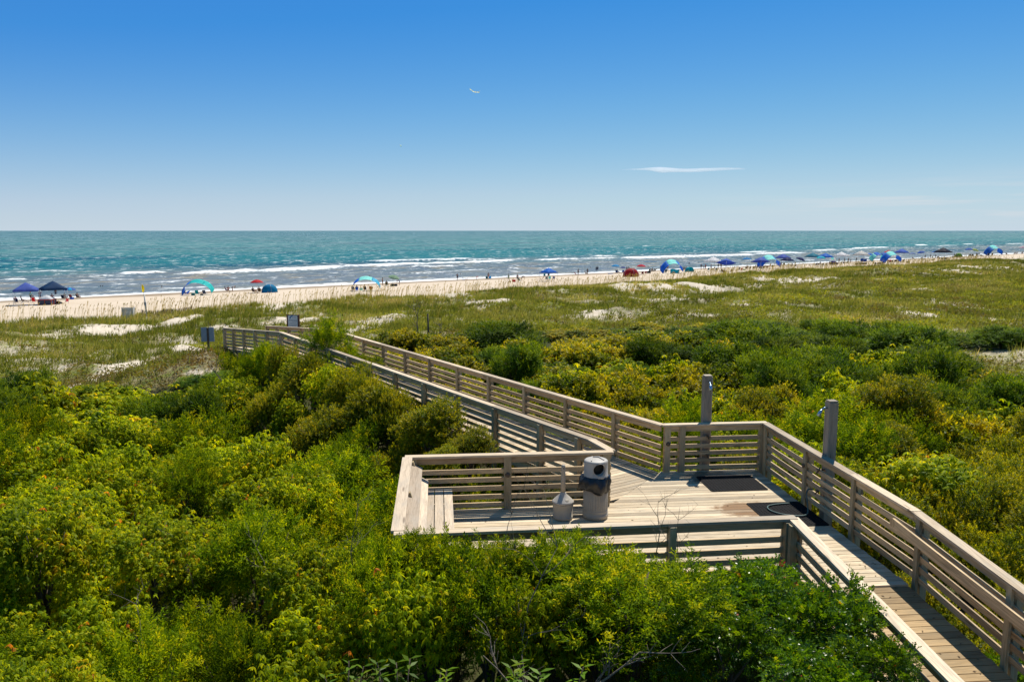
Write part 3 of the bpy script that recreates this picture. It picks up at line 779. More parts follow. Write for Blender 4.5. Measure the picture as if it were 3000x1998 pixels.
# trash can
cx, cy = 1.585, 14.56
can = thing('trash_can', 'beige ribbed trash can with a domed lid, round opening and black bag', 'trash can', (cx, cy, DZ))
mb = MB()
def fl(r, z, a): return r + (.006 * (1 if math.sin(a * 30) > 0 else -1) if .2 < z < .8 else 0)
mb.lathe([(.20, .0), (.235, .01), (.243, .05), (.243, .10), (.232, .105), (.236, .16), (.236, .17), (.228, .175), (.232, .21), (.228, .22), (.225, .79), (.20, .80)], 120, fn=fl)
link('body', mb.mesh('body', M['beige']), can)
mb = MB()
def crumple(r, z, a):
    k = .018 * math.sin(3 * a + 9 * z) + .014 * math.sin(7 * a - 14 * z) + .010 * math.sin(13 * a + 22 * z)
    return r + k + (.035 * max(0, math.cos(a - 3.4)) if z < .8 else 0)
def lower(r, z, a): return crumple(r, z, a)
prof = [(.243, .57), (.262, .555), (.275, .60), (.283, .66), (.278, .72), (.262, .78), (.245, .82), (.23, .83)]
mb.lathe(prof, 64, fn=lower)
mb.v = [(x, y, z + (.035 * math.sin(2 * math.atan2(y, x) + .6) + .015 * math.sin(5 * math.atan2(y, x))) * max(0, (.80 - z) / .24)) for x, y, z in mb.v]
link('bin_liner', mb.mesh('bin_liner', M['bag']), can)
mb = MB(); mb.lathe([(.231, .815), (.231, .84), (.226, .845), (.224, 1.10), (.222, 1.115), (.205, 1.13), (.19, 1.136), (0.0001, 1.145)], 64)
dome = bpy.data.objects.new('cutter_base', mb.mesh('dome', M['beige_light'])); COL.objects.link(dome)
mb = MB(); ang = R(-77); dv = Vector((math.cos(ang), math.sin(ang), 0))
mb.tube([dv * .10 + Vector((0, 0, .985)), dv * .35 + Vector((0, 0, .985))], .116, 40)
cut = bpy.data.objects.new('cutter', mb.mesh('cut', M['dark'])); COL.objects.link(cut)
md = dome.modifiers.new('b', 'BOOLEAN'); md.object = cut; md.operation = 'DIFFERENCE'; md.solver = 'EXACT'
me = evaluated(dome, 'dome_lid'); bpy.data.objects.remove(dome); bpy.data.objects.remove(cut)
lid = link('dome_lid', me, can)
mb = MB(); ringp = []
side = Vector((-dv.y, dv.x, 0))
for k in range(41):
    a = 2 * math.pi * k / 40; o_ = side * .119 * math.cos(a) + Vector((0, 0, .119 * math.sin(a)))
    rr_ = math.sqrt(max(.2255 ** 2 - (.119 * math.cos(a)) ** 2, 0)); ringp.append(dv * (rr_ - .001) + o_ + Vector((0, 0, .985)))
mb.tube(ringp, .006, 6, caps=False); link('opening_rim', mb.mesh('opening_rim', M['beige_light']), lid)
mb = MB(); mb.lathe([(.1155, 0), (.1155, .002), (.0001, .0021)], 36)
rim = link('opening_shadow', mb.mesh('opening_shade_disc', M['dark']), lid); rim.name = 'opening_shade_disc'
rim.rotation_euler = dv.to_track_quat('Z', 'Y').to_euler(); rim.location = dv * .104 + Vector((0, 0, .985))  # black disc painting the shade inside the bin's opening
mb = MB()
for (x0, y0, x1, y1, hh) in ((-.10, -.15, -.06, .12, .03), (.14, -.08, .06, .12, .03), (-.06, .12, .06, .12, .03)):
    mb.board((x0, y0, 1.142), (x1, y1, 1.150), .02, .022)
link('lid_ridge', mb.mesh('lid_ridge', M['beige_light']), lid)

# smokers' receptacle
ax, ay = .965, 14.50
ash = thing('ash_receptacle', 'beige smokers post with a bucket base and slim upright neck', 'ash stand', (ax, ay, DZ))
mb = MB(); mb.lathe([(.16, 0), (.185, .01), (.19, .06), (.178, .065), (.197, .30), (.197, .315), (.15, .32)], 48, fn=lambda r, z, a: r + (.002 * math.sin(a * 24) if .08 < z < .3 else 0)); link('bucket', mb.mesh('bucket', M['beige']), ash)
mb = MB(); mb.lathe([(.195, .318), (.207, .325), (.207, .345), (.19, .36), (.12, .43), (.07, .475), (.058, .50), (.05, .52)], 48); link('lid', mb.mesh('lid', M['beige_light']), ash)
mb = MB(); mb.lathe([(.048, .515), (.044, .75), (.038, .98), (.037, 1.03), (.028, 1.045), (.0001, 1.05)], 24); nk = link('neck', mb.mesh('neck', M['beige']), ash)
mb = MB(); mb.lathe([(.045, 0), (.045, .012), (.03, .02), (.0001, .021)], 24)
latch = link('latch', mb.mesh('latch', M['beige']), ash); latch.location = (.06, -.125, .385); latch.rotation_euler = Vector((.35, -.75, .95)).to_track_quat('Z', 'Y').to_euler()
mb = MB(); mb.box((0, 0, 0), (.016, .006, .03)); sl = link('slot', mb.mesh('slot', M['dark']), ash); sl.location = (.006, -.0375, .985)

# shower posts
def shower(label, base, out, hose=False):
    """out: unit vector from the post towards the platform"""
    root = thing('shower_post', label, 'shower', (base[0], base[1], DZ))
    o = Vector((out[0], out[1], 0)); s = Vector((-o.y, o.x, 0)); wd = .152
    g = float(ground(base[0], base[1])) - .3 - DZ
    mb = MB(); mb.board((0, 0, g), (0, 0, 2.15), wd, wd, up=o); mb.board((0, 0, 2.152), (0, 0, 2.172), wd + .015, wd + .015, up=o)
    for k in (-1, 1):
        q = s * k * (wd / 2 + .009); mb.board((q.x, q.y, g), (q.x, q.y, 2.14), wd + .022, .018, up=s)
    link('post', mb.mesh('post', M['greybox']), root)
    mb = MB(); f0 = o * (wd / 2)
    mb.tube([f0 + Vector((0, 0, 2.02)), f0 + o * .07 + Vector((0, 0, 2.03)), f0 + o * .12 + Vector((0, 0, 1.99))], .014, 8)
    mb.tube([f0 + o * .115 + Vector((0, 0, 1.995)), f0 + o * .15 + Vector((0, 0, 1.94)), f0 + o * .185 + Vector((0, 0, 1.87))], [.02, .03, .042], 12)
    link('shower_head', mb.mesh('shower_head', M['chrome']), root)
    for hz in (.80, .38):
        mb = MB(); z = Vector((0, 0, hz)); f = f0 + o * .0
        mb.tube([f + z, f + o * .13 + z], .014, 8); mb.tube([f + o * .10 + z + Vector((0, 0, .05)), f + o * .10 + z - Vector((0, 0, .07))], .012, 8)
        mb.tube([f + o * .13 + z - s * .05, f + o * .13 + z + s * .05], .016, 8); mb.tube([f + o * .12 + z - Vector((0, 0, .02)), f + o * .17 + z - Vector((0, 0, .07))], .014, 8)
        link('tap', mb.mesh('tap', M['bronze']), root)
    return root
b1 = PP(6.66, 2.06 + .17); shower('grey boxed shower post behind the railing above the square black mat', b1, -E2)
b2_ = PP(7.97 + .17, -.62); shower('grey boxed shower post outside the ramp side railing, above the hose', b2_, -E1)

# dry leaves and needles blown onto the deck
def litter():
    n = 420; a = RNG.uniform(.1, 7.7, n); b = np.where(RNG.uniform(size=n) < .5, -3.9 + RNG.exponential(.7, n), RNG.uniform(-8, 1.9, n))
    b = np.clip(b, -9, 1.9); a = np.where(b < -3.9, 6.05 + (a / 7.7) * 1.7, a)
    mb = MB()
    for q, w_ in zip(a, b):
        p = PP(q, w_); z = zr(w_) + .004; an = RNG.uniform(0, 6.28); L = RNG.uniform(.015, .035); W = L * .4
        c, s = math.cos(an), math.sin(an)
        i = len(mb.v); mb.v += [(p[0] - c * L, p[1] - s * L, z), (p[0] - s * W, p[1] + c * W, z + .006), (p[0] + c * L, p[1] + s * L, z + .002), (p[0] + s * W, p[1] - c * W, z + .006)]
        mb.face([i, i + 3, i + 2, i + 1], None, .5)
    o = mb.build('leaf_litter', M['brown_leaf']); tag(o, 'dry brown leaf bits scattered on the deck boards', 'litter', kind='stuff')
M['brown_leaf'] = simple('dry_leaf', (.16, .10, .05), .9, var=.4, scale=40)
litter()

# rubber mats: a lattice of strips with holes through it
def mat_thing(label, corner, ux, uy, nx, ny, pitch):
    root = MB(); ux = Vector((*ux, 0)); uy = Vector((*uy, 0)); c = Vector((*corner, DZ + .007))
    for i in range(nx + 1):
        p = c + ux * pitch * i; root.board(p, p + uy * pitch * ny, .046, .012)
    for j in range(ny + 1):
        p = c + uy * pitch * j + Vector((0, 0, .002)); root.board(p, p + ux * pitch * nx, .046, .012)
    o = root.build('rubber_mat', M['rubber']); tag(o, label, 'mat')
c1 = PP(6.28, .62); mat_thing('square black drainage mat at the foot of the first shower post', c1, E1, E2, 17, 14, .07)
rot = R(-18); e1r = (math.cos(rot) * E1[0] - math.sin(rot) * E1[1], math.sin(rot) * E1[0] + math.cos(rot) * E1[1]); 
e1r = E1; c2 = PP(6.72, -1.45); mat_thing('black drainage mat under the green hose near the ramp', c2, E1, E2, 15, 18, .07)

# hose hanging from the lower tap and looping over the mat
h0 = PP(7.97 - .03, -.66); pts = []
loop = [(7.86, -.62, .40), (7.74, -.66, .43), (7.68, -.72, .34), (7.66, -.82, .18), (7.62, -.92, .05), (7.5, -1.02, .04), (7.3, -1.0, .035), (7.08, -.86, .035), (6.98, -.66, .035), (7.02, -.47, .035), (7.18, -.36, .03), (7.38, -.32, .03), (7.56, -.30, .03)]
fine = []
for i in range(len(loop) - 1):
    p0 = Vector(loop[max(i - 1, 0)]); p1 = Vector(loop[i]); p2 = Vector(loop[i + 1]); p3 = Vector(loop[min(i + 2, len(loop) - 1)])
    for k in range(6):
        t = k / 6; q = .5 * ((2 * p1) + (p2 - p0) * t + (2 * p0 - 5 * p1 + 4 * p2 - p3) * t * t + (3 * p1 - p0 - 3 * p2 + p3) * t ** 3)
        w2 = PP(q.x, q.y); fine.append((w2[0], w2[1], DZ + q.z))
mb = MB(); mb.tube(fine, .014, 8); o = mb.build('garden_hose', M['hose']); tag(o, 'thin green hose looped on the mat from the lower tap', 'hose')

# ------------------------------------------------------------------ signs and panels in the dunes
def upright_board(name, label, cat, u, v_top, wd, ht, y, rz, face_mat, frame_mat):
    dx, fw, up = ray(u, v_top); t = y / fw; x = dx * t; ztop = CAMZ + up * t
    g = float(ground(x, y))
    root = thing(name, label, cat, (x, y, g), rz)
    return root, ztop - g
root, top = upright_board('beach_sign', 'blue bordered white information sign standing behind the end of the boardwalk', 'sign', 857, 923, .6, .9, 44.0, R(-14), None, None)
mb = MB(); mb.box((0, .03, top - .47), (.66, .03, .95)); link('board', mb.mesh('board', M['navy_paint']), root)
mb = MB(); mb.box((.0, .005, top - .475), (.575, .014, .87)); fc = link('panel', mb.mesh('panel', M['white_paint']), root)
mb = MB()
pts = []
for k in range(13):
    t = k / 12; pts.append((-.2 + .2 * t, 0, -.18 + .14 * math.sin(t * 1.9)))
V = [(p[0], -.0045, top + p[2] + .02) for p in pts] + [(p[0] * .9 + .02, -.0045, top + p[2] - .03 - .03 * (1 - i / 12)) for i, p in enumerate(pts)]
mb.v = V
for i in range(12): mb.face([i, i + 1, i + 14, i + 13])
link('logo', mb.mesh('logo', M['blue_paint']), fc)
mb = MB()
for (x0, x1, zz, h) in ((-.03, .22, -.14, .035), (-.24, .24, -.30, .05), (-.02, .24, -.37, .02), (-.2, .22, -.46, .028), (-.22, .22, -.54, .03), (-.2, .2, -.61, .026), (-.22, .22, -.69, .03), (-.2, .18, -.78, .03)):
    x = x0
    while x < x1 - .01:
        wv = random.uniform(.02, .055); mb.box((min(x + wv / 2, x1), -.004, top + zz), (wv, .003, h)); x += wv + .014
link('lettering', mb.mesh('lettering', M['text_grey']), fc)
for sx in (-1, 1):
    mb = MB(); mb.box((sx * .345, .05, top / 2 - .24), (.07, .09, top + .52)); link('post', mb.mesh('post', M['brown_wood']), root)

root, top = upright_board('panel_stand', 'pair of plain grey panels on one dark post left of the boardwalk end', 'panel', 608, 959, 1, 1, 43.0, R(6), None, None)
for sx, rzz in ((-1, R(12)), (1, R(-14))):
    mb = MB(); mb.box((0, 0, 0), (.29, .03, .78)); p = link('panel', mb.mesh('panel', M['panel_grey']), root); p.location = (sx * .20, -.03, top - .39); p.rotation_euler = (0, 0, rzz)
mb = MB(); mb.box((0, .02, (top - .6) / 2), (.11, .09, top + .56)); link('post', mb.mesh('post', M['bark']), root)
# small grey plate fixed at the end of the railing
root, top = upright_board('panel_stand', 'single narrow grey panel against the last post of the boardwalk', 'panel', 657.5, 961, 1, 1, 42.6, 0, None, None)
mb = MB(); mb.box((0, 0, top - .26), (.13, .03, .52)); link('panel', mb.mesh('panel', M['panel_grey']), root)
mb = MB(); mb.box((0, .05, (top - .5) / 2), (.06, .06, top + .5)); link('post', mb.mesh('post', M['bark']), root)

x, y = at(378, 931)
root = thing('slatted_screen', 'bleached white slatted screen box on the sand behind the sea oats', 'screen', (x, y, float(ground(x, y))), R(8))
for k in range(9):
    mb = MB(); mb.box((-.54 + k * .135, -.45, .6), (.115, .025, 1.2 + random.uniform(-.03, .02))); link('slat', mb.mesh('slat', M['white_wood']), root)
for k in range(6):
    mb = MB(); mb.box((.6, -.38 + k * .135, .6), (.025, .115, 1.2)); link('slat', mb.mesh('slat', M['white_wood']), root)
for sx in (-.5, .5):
    mb = MB(); mb.box((sx, -.39, .5), (.09, .09, 1.1)); link('post', mb.mesh('post', M['white_wood']), root)
mb = MB(); mb.box((0, -.43, .9), (1.2, .02, .09)); link('cross_rail', mb.mesh('cross_rail', M['white_wood']), root)

x, y = at(430, 928); gz = float(ground(x, y)); dpt = y
root = thing('flag_pole', 'pale pole flying a narrow yellow beach warning flag', 'flag', (x, y, gz))
hp = 92 * dpt / F_PX
mb = MB(); mb.tube([(0, 0, -.3), (-.06, 0, hp * .35), (-.14, 0, hp * .72)], [.09, .085, .06], 8); mb.tube([(-.14, 0, hp * .72), (-.32, 0, hp * 1.06)], [.03, .02], 6); link('pole', mb.mesh('pole', M['white_wood']), root)
mb = MB(); mb.box((-.08, -.03, hp * .42), (.22, .12, .35)); link('pole_box', mb.mesh('pole_box', M['panel_grey']), root)
mb = MB(); n_ = 8
for i in range(n_ + 1):
    t = i / n_; z = hp * (.78 + .25 * t); wv = .27 * math.sin(math.pi * min(1, .18 + t * .78)) + .05
    for k in range(4):
        q = k / 3; mb.v.append((-.30 - .06 * (1 - t) + .10 * (1 - t) + wv * (q - .35), .05 * math.sin(5 * q + 4 * t), z))
for i in range(n_):
    for k in range(3): mb.face([i * 4 + k, i * 4 + k + 1, (i + 1) * 4 + k + 1, (i + 1) * 4 + k], None, .5, True)
fo_ = link('flag', mb.mesh('flag', M['fabric']), root); paint(fo_, (.85, .62, .005))

# leaning sand fence
root_xy = at(480, 920)
root = thing('sand_fence', 'leaning brown lath sand fence sagging across the sand path', 'fence', (*root_xy, float(ground(*root_xy))))
ends = [at(415, 926), at(478, 924), at(560, 912)]
mb = MB(); mw = MB(); top_pts = []
for (p, q) in zip(ends[:-1], ends[1:]):
    L = math.hypot(q[0] - p[0], q[1] - p[1]); nl = int(L / .10)
    for k in range(nl):
        t = k / nl; x = p[0] + (q[0] - p[0]) * t; y = p[1] + (q[1] - p[1]) * t; g = float(ground(x, y))
        ln = random.gauss(.22, .10); hh = .62 + random.uniform(-.06, .06)
        mb.board((x, y, g - .05), (x + ln, y - .1, g + hh), .045, .012, up=(.3, -1, 0)); top_pts.append((x + ln * .7, y - .08, g + hh * .7))
mb.build('laths', M['sandfence'], root)
mw.tube(top_pts[::3], .008, 4); mw.build('wire', M['bark'], root)
for e in ends:
    mp = MB(); g = float(ground(*e)); mp.tube([(e[0], e[1], g - .2), (e[0] + .1, e[1], g + .78)], .05, 8); mp.build('post', M['bark'], root)
e0, e1_ = at(558, 912), at(640, 910)
mb = MB(); mb.tube([(*e0, float(ground(*e0)) + .12), (e0[0] * .6 + e1_[0] * .4, e0[1] * .6 + e1_[1] * .4, float(ground(*e1_)) + .25), (*e1_, float(ground(*e1_)) + .15)], [.05, .07, .05], 8)
o = mb.build('driftwood', M['bark']); tag(o, 'dark piece of driftwood at the end of the sand fence', 'driftwood')

def stake(u, vt, vb, wd, label, mat, depth=None):
    x, y = at(u, vb)
    if depth: dx, fw, up = ray(u, vb); x, y = dx * depth / fw, depth
    g = float(ground(x, y)); dx, fw, up = ray(u, vt); zt = CAMZ + up * y / fw
    mb = MB(); mb.tube([(0, 0, -.4), (.02, 0, (zt - g) * .5), (0, 0, zt - g)], [wd, wd, wd * .8], 8)
    mb.tube([(0, 0, zt - g - .01), (0, 0, zt - g + .02)], [wd * .85, wd * .5], 8)
    o = link('wooden_stake', mb.mesh('wooden_stake', mat)); o.location = (x, y, g); tag(o, label, 'post')
stake(1254, 920, 975, .07, 'old grey wooden post standing alone in the dune grass', M['bark'], 60)
stake(2891, 981, 1002, .10, 'short grey post among the dark bushes below the far dunes', M['panel_grey'], 58)
stake(2806, 760, 772, .07, 'thin post on the dune crest near the far umbrellas', M['bark'])

# ------------------------------------------------------------------ plants
def unit(a): return a / np.maximum(np.linalg.norm(a, axis=-1, keepdims=True), 1e-9)
def rdir(n, r): return unit(r.normal(size=(n, 3)))
def leaves(p, d, nrm, L, W, droop=.15):
    """diamond shaped leaf faces"""
    n = len(p); L = np.broadcast_to(np.asarray(L, float).reshape(-1, 1), (n, 1)); W = np.broadcast_to(np.asarray(W, float).reshape(-1, 1), (n, 1))
    d = unit(d); s = unit(np.cross(d, nrm)); nn = np.cross(s, d)
    v = np.empty((n, 4, 3))
    v[:, 0] = p; v[:, 1] = p + d * L * .45 + s * W * .5 - nn * L * droop * .2
    v[:, 2] = p + d * L - nn * L * droop; v[:, 3] = p + d * L * .45 - s * W * .5 - nn * L * droop * .2
    return v.reshape(-1, 3)
def lobes(r, k, flat=.8, spread=.62):
    c = rdir(k, r); c[:, 2] = np.abs(c[:, 2]) * .9
    low = np.arange(k) % 3 == 0; c[low, 2] = -.25 * r.uniform(.2, 1, low.sum()); c[low, :2] *= 1.15 / np.maximum(np.linalg.norm(c[low, :2], axis=1, keepdims=True), .3)
    c = c * np.array([spread, spread, spread * flat]) * r.uniform(.55, 1.1, (k, 1)); c[:, 2] += .12
    rad = r.uniform(.24, .46, k)
    return c, rad
def lobe_points(r, n, c, rad, inner=.62, up=.25):
    w = rad ** 2; i = r.choice(len(c), n, p=w / w.sum())
    d = rdir(n, r); d[:, 2] += up; d = unit(d)
    rr = rad[i] * r.uniform(inner, 1.05, n)
    p = c[i] + d * rr[:, None]
    keep = p[:, 2] > -.62
    return p[keep], d[keep], i[keep]
def crown_creeper(seed, n=2100, sc=1.0):
    r = np.random.default_rng(seed); c, rad = lobes(r, 15, .75)
    p, d, li = lobe_points(r, n, c, rad, .45, .45)
    n = len(p); up = unit(d * .6 + np.array([0, 0, .7]) + r.normal(size=(n, 3)) * .3)
    out_ = r.uniform(size=n) < .16; p = p + np.where(out_, r.uniform(.04, .22, n), 0)[:, None] * unit(d + np.array([0, 0, .6]))
    a0 = r.uniform(0, 6.28, n); t = unit(np.cross(up, rdir(n, r))); b = np.cross(up, t)
    P, D, N, LL, WW, T = [], [], [], [], [], []
    ct = np.clip(r.normal(.48, .2, n) + (r.uniform(size=len(c))[li] - .5) * .35, 0, .93)
    ct = np.where(r.uniform(size=n) > .995, 1.0, ct)
    for k in range(5):
        a = a0 + k * 1.15 + r.normal(size=n) * .15
        dd = t * np.cos(a)[:, None] + b * np.sin(a)[:, None] - up * r.uniform(.15, .75, (n, 1))
        P.append(p); D.append(dd); N.append(up); LL.append(r.uniform(.05, .10, n) * sc); WW.append(r.uniform(.024, .042, n) * sc); T.append(np.clip(ct + r.normal(size=n) * .06, 0, 1))
    return leaves(np.concatenate(P), np.concatenate(D), np.concatenate(N), np.concatenate(LL), np.concatenate(WW), .35), np.concatenate(T)
def crown_cedar(seed, n=400, sub=13, lv=5, sc=1.0, tall=1.0):
    r = np.random.default_rng(seed); c, rad = lobes(r, 18, .85, .66); rad = rad * .85
    c[:, 2] *= tall
    p, d, li = lobe_points(r, n, c, rad, .45, .5); n = len(p)
    d = unit(d * 1.0 + np.array([0, 0, .35]) + r.normal(size=(n, 3)) * .3)
    L = r.uniform(.18, .42, n) * sc
    sag = r.uniform(.1, .5, n)
    side0 = unit(np.cross(d, rdir(n, r)))
    Vs, Ts = [], []
    pt = np.clip(r.normal(.40, .24, n) + (r.uniform(size=len(c))[li] - .5) * .4, 0, 1)
    for k in range(sub):
        t = (k + .5) / sub
        q = p + d * (L * t)[:, None] - np.array([0, 0, 1.0]) * (sag * L * t * t * .6)[:, None]
        ax = unit(d - np.array([0, 0, 1.0]) * (sag * t * 1.2)[:, None])
        a = k * 2.4 + r.uniform(0, .6, n)
        b = np.cross(ax, side0)
        sd_ = side0 * np.cos(a)[:, None] + b * np.sin(a)[:, None]
        sdir = unit(ax * .75 + sd_ * (1.05 - .5 * t))
        sl = (L * (.42 - .26 * t)) * r.uniform(.7, 1.2, n)
        for j in range(lv):
            u = j / lv
            base = q + sdir * (sl * u)[:, None]
            jd = unit(sdir * .9 + r.normal(size=(n, 3)) * .42)
            Vs.append(leaves(base, jd, rdir(n, r), sl * .42 + .012, np.full(n, .017 * sc), .05)); Ts.append(np.clip(pt + .22 * (t - .4) + .12 * u + r.normal(size=n) * .05, 0, 1))
    return np.concatenate(Vs), np.concatenate(Ts)
def crown_tuft(seed, n=2200, per=11, L=(.035, .065), W=(.014, .026), sc=1.0, tipgold=.4, flat=.8, lob=16, lv_=.4):
    r = np.random.default_rng(seed); c, rad = lobes(r, lob, flat)
    p, d, li = lobe_points(r, n, c, rad, .55, .5); n = len(p)
    ax = unit(d * .8 + np.array([0, 0, .75]) + r.normal(size=(n, 3)) * .25)
    t0 = unit(np.cross(ax, rdir(n, r))); b = np.cross(ax, t0)
    tl = r.uniform(.05, .11, n) * sc
    ct = np.clip(r.normal(.42, .07, n) + (r.uniform(size=len(c))[li] - .5) * lv_, 0, 1)
    Vs, Ts = [], []
    for k in range(per):
        a = k * 2.4 + r.uniform(0, .8, n); t = k / per
        rad_ = t0 * np.cos(a)[:, None] + b * np.sin(a)[:, None]
        dd = unit(ax * (.35 + .8 * t) + rad_ * (1 - .45 * t) + r.normal(size=(n, 3)) * .15)
        base = p + ax * (tl * t)[:, None]
        Vs.append(leaves(base, dd, ax + rad_ * -.3, r.uniform(*L, n) * sc, r.uniform(*W, n) * sc, .12))
        Ts.append(np.clip(ct + tipgold * (t - .35) + r.normal(size=n) * .03, 0, .97))
    return np.concatenate(Vs), np.concatenate(Ts)
def crown_glossy(seed, n=1350, sc=1.0):
    r = np.random.default_rng(seed); c, rad = lobes(r, 14, .85)
    p, d, li = lobe_points(r, n, c, rad, .55, .4); n = len(p)
    ax = unit(d + np.array([0, 0, .3]) + r.normal(size=(n, 3)) * .5); L = r.uniform(.12, .24, n) * sc
    s0 = unit(np.cross(ax, rdir(n, r))); up = np.cross(s0, ax); up = np.where(up[:, 2:] < 0, -up, up)
    ct = np.clip(r.normal(.45, .2, n), 0, .97)
    Vs, Ts = [], []
    for k in range(12):
        t = (k + 1) / 12; sg_ = 1 if k % 2 else -1
        q = p + ax * (L * t)[:, None] - np.array([0, 0, 1]) * (L * t * t * .25)[:, None]
        dd = unit(ax * .7 + s0 * sg_ + up * .15 + r.normal(size=(n, 3)) * .2)
        nm = unit(up + r.normal(size=(n, 3)) * .35)
        Vs.append(leaves(q, dd, nm, r.uniform(.04, .068, n) * sc, r.uniform(.022, .034, n) * sc, .12))
        tt = np.clip(ct + r.normal(size=n) * .08, 0, .98); tt = np.where(r.uniform(size=n) > .9985, 1.0, tt); Ts.append(tt)
    return np.concatenate(Vs), np.concatenate(Ts)
def stems_mesh(seed, k=7, h=1.0):
    r = random.Random(seed); mb = MB()
    for i in range(k):
        a = 6.28 * i / k + r.uniform(-.4, .4); sp = r.uniform(.25, .6)
        pts = [Vector((0, 0, -.9)), Vector((.1 * math.cos(a), .1 * math.sin(a), -.35)), Vector((sp * .55 * math.cos(a + .2), sp * .55 * math.sin(a + .2), .1 * h)), Vector((sp * math.cos(a), sp * math.sin(a), .55 * h * r.uniform(.6, 1.1)))]
        mb.tube(pts, [.035, .028, .018, .006], 5)
    return mb.mesh('stems', M['bark'])

PROTO = {}
def add_proto(kind, fn, seeds, mat):
    PROTO[kind] = []
    for sd_ in seeds:
        V, T = fn(sd_)
        PROTO[kind].append((np_mesh(kind + '_crown', V, 4, mat, T), stems_mesh(sd_)))
add_proto('creeper', lambda s: crown_creeper(s), (1, 2, 3), M['creeper'])
add_proto('cedar', lambda s: crown_cedar(s), (11, 12, 13), M['cedar'])
add_proto('myrtle', lambda s: crown_tuft(s), (21, 22, 23), M['myrtle'])
add_proto('glossy', lambda s: crown_glossy(s), (31, 32), M['glossy'])
add_proto('cedar_tall', lambda s: crown_cedar(s, 420, 13, 5, 1.0, 1.7), (41,), M['cedar'])
add_proto('creeper_far', lambda s: crown_creeper(s, 1200, 1.5), (51, 52), M['creeper'])
add_proto('cedar_far', lambda s: crown_tuft(s, 1500, 9, (.06, .12), (.014, .024), 1.2, .12, .9, 22, .7), (61, 62, 63), M['cedar_dark'])
add_proto('myrtle_far', lambda s: crown_tuft(s, 1400, 9, (.05, .085), (.026, .042), 1.15, .25, .8, 20, .6), (71, 72), M['myrtle'])
NAMES = {'creeper': 'creeper_bush', 'cedar': 'cedar_bush', 'myrtle': 'wax_myrtle', 'glossy': 'glossy_bush', 'bay': 'bay_plant'}
DESC = {'creeper': 'yellow green bush overgrown with leafy creeper', 'cedar': 'dark green feathery cedar bush', 'myrtle': 'golden olive mounded myrtle bush', 'glossy': 'glossy broad leaved green bush'}
PLACED = []
def shrub(kind, x, y, rad, top, label=None, group=None, proto=None, zs=None):
    cat = 'bush'
    var = PROTO[proto or kind]; me, st = var[RNG.integers(len(var))]
    g = float(ground(x, y))
    zscale = zs if zs else rad * RNG.uniform(.8, 1.05)
    root = thing(NAMES[kind], label, cat, (x, y, top - zscale * .92), RNG.uniform(0, 6.28), group)
    cr = link('crown', me, root); s_ = link('stems', st, root)
    root.scale = (rad * RNG.uniform(.85, 1.2), rad * RNG.uniform(.85, 1.2), zscale)
    PLACED.append((x, y, rad)); return root

def seg_dist(p, a, b):
    a = np.array(a); b = np.array(b); d = b - a; t = np.clip(np.dot(np.array(p) - a, d) / np.dot(d, d), 0, 1)
    return float(np.hypot(*(np.array(p) - a - d * t)))
def timber_clear(x, y):
    """distance to the platform, ramp and boardwalk footprint"""
    q = np.array([x, y]) - PO; a, b = float(q @ E1), float(q @ E2)
    da = max(-.15 - a, 0, a - 8.15); db = max(-4.0 - b, 0, b - (2.2 if a > 4.5 else .1)); d1 = math.hypot(da, db)
    da = max(5.85 - a, 0, a - 8.15); db = max(-13 - b, 0, b + 3.5); d1 = min(d1, math.hypot(da, db))
    q = np.array([x, y]) - L0; dd, w = float(q @ BD), float(q @ BN)
    da = max(-.5 - dd, 0, dd - 33); db = max(-.15 - w, 0, w - 2.27)
    return min(d1, math.hypot(da, db))
def right_side(x, y):
    """True on the inland right hand of boardwalk, platform and ramp"""
    q = np.array([x, y]) - L0; dd, w = float(q @ BD), float(q @ BN)
    q2 = np.array([x, y]) - PO; a, b = float(q2 @ E1), float(q2 @ E2)
    return (w > 1.0 and b > 1.0) or a > 7
CPX = [0, 8, 11, 15, 20, 25, 32, 38, 60]
def canopy_top(x, y):
    left = np.interp(y, [7, 10, 14, 20, 26, 33, 38, 50], [7.3, 7.45, 7.2, 6.85, 6.45, 6.0, 5.6, 5.2])
    right = np.interp(y, [7, 12, 18, 24, 30, 40, 50, 60], [6.2, 6.3, 6.7, 6.6, 6.45, 6.15, 5.8, 5.0])
    v = right if right_side(x, y) else left
    return max(float(v + .8 * (fbm(x / 4.0, y / 4.0, 101) - .5) * 2 + float(RNG.normal()) * .33), float(ground(x, y)) + .7)
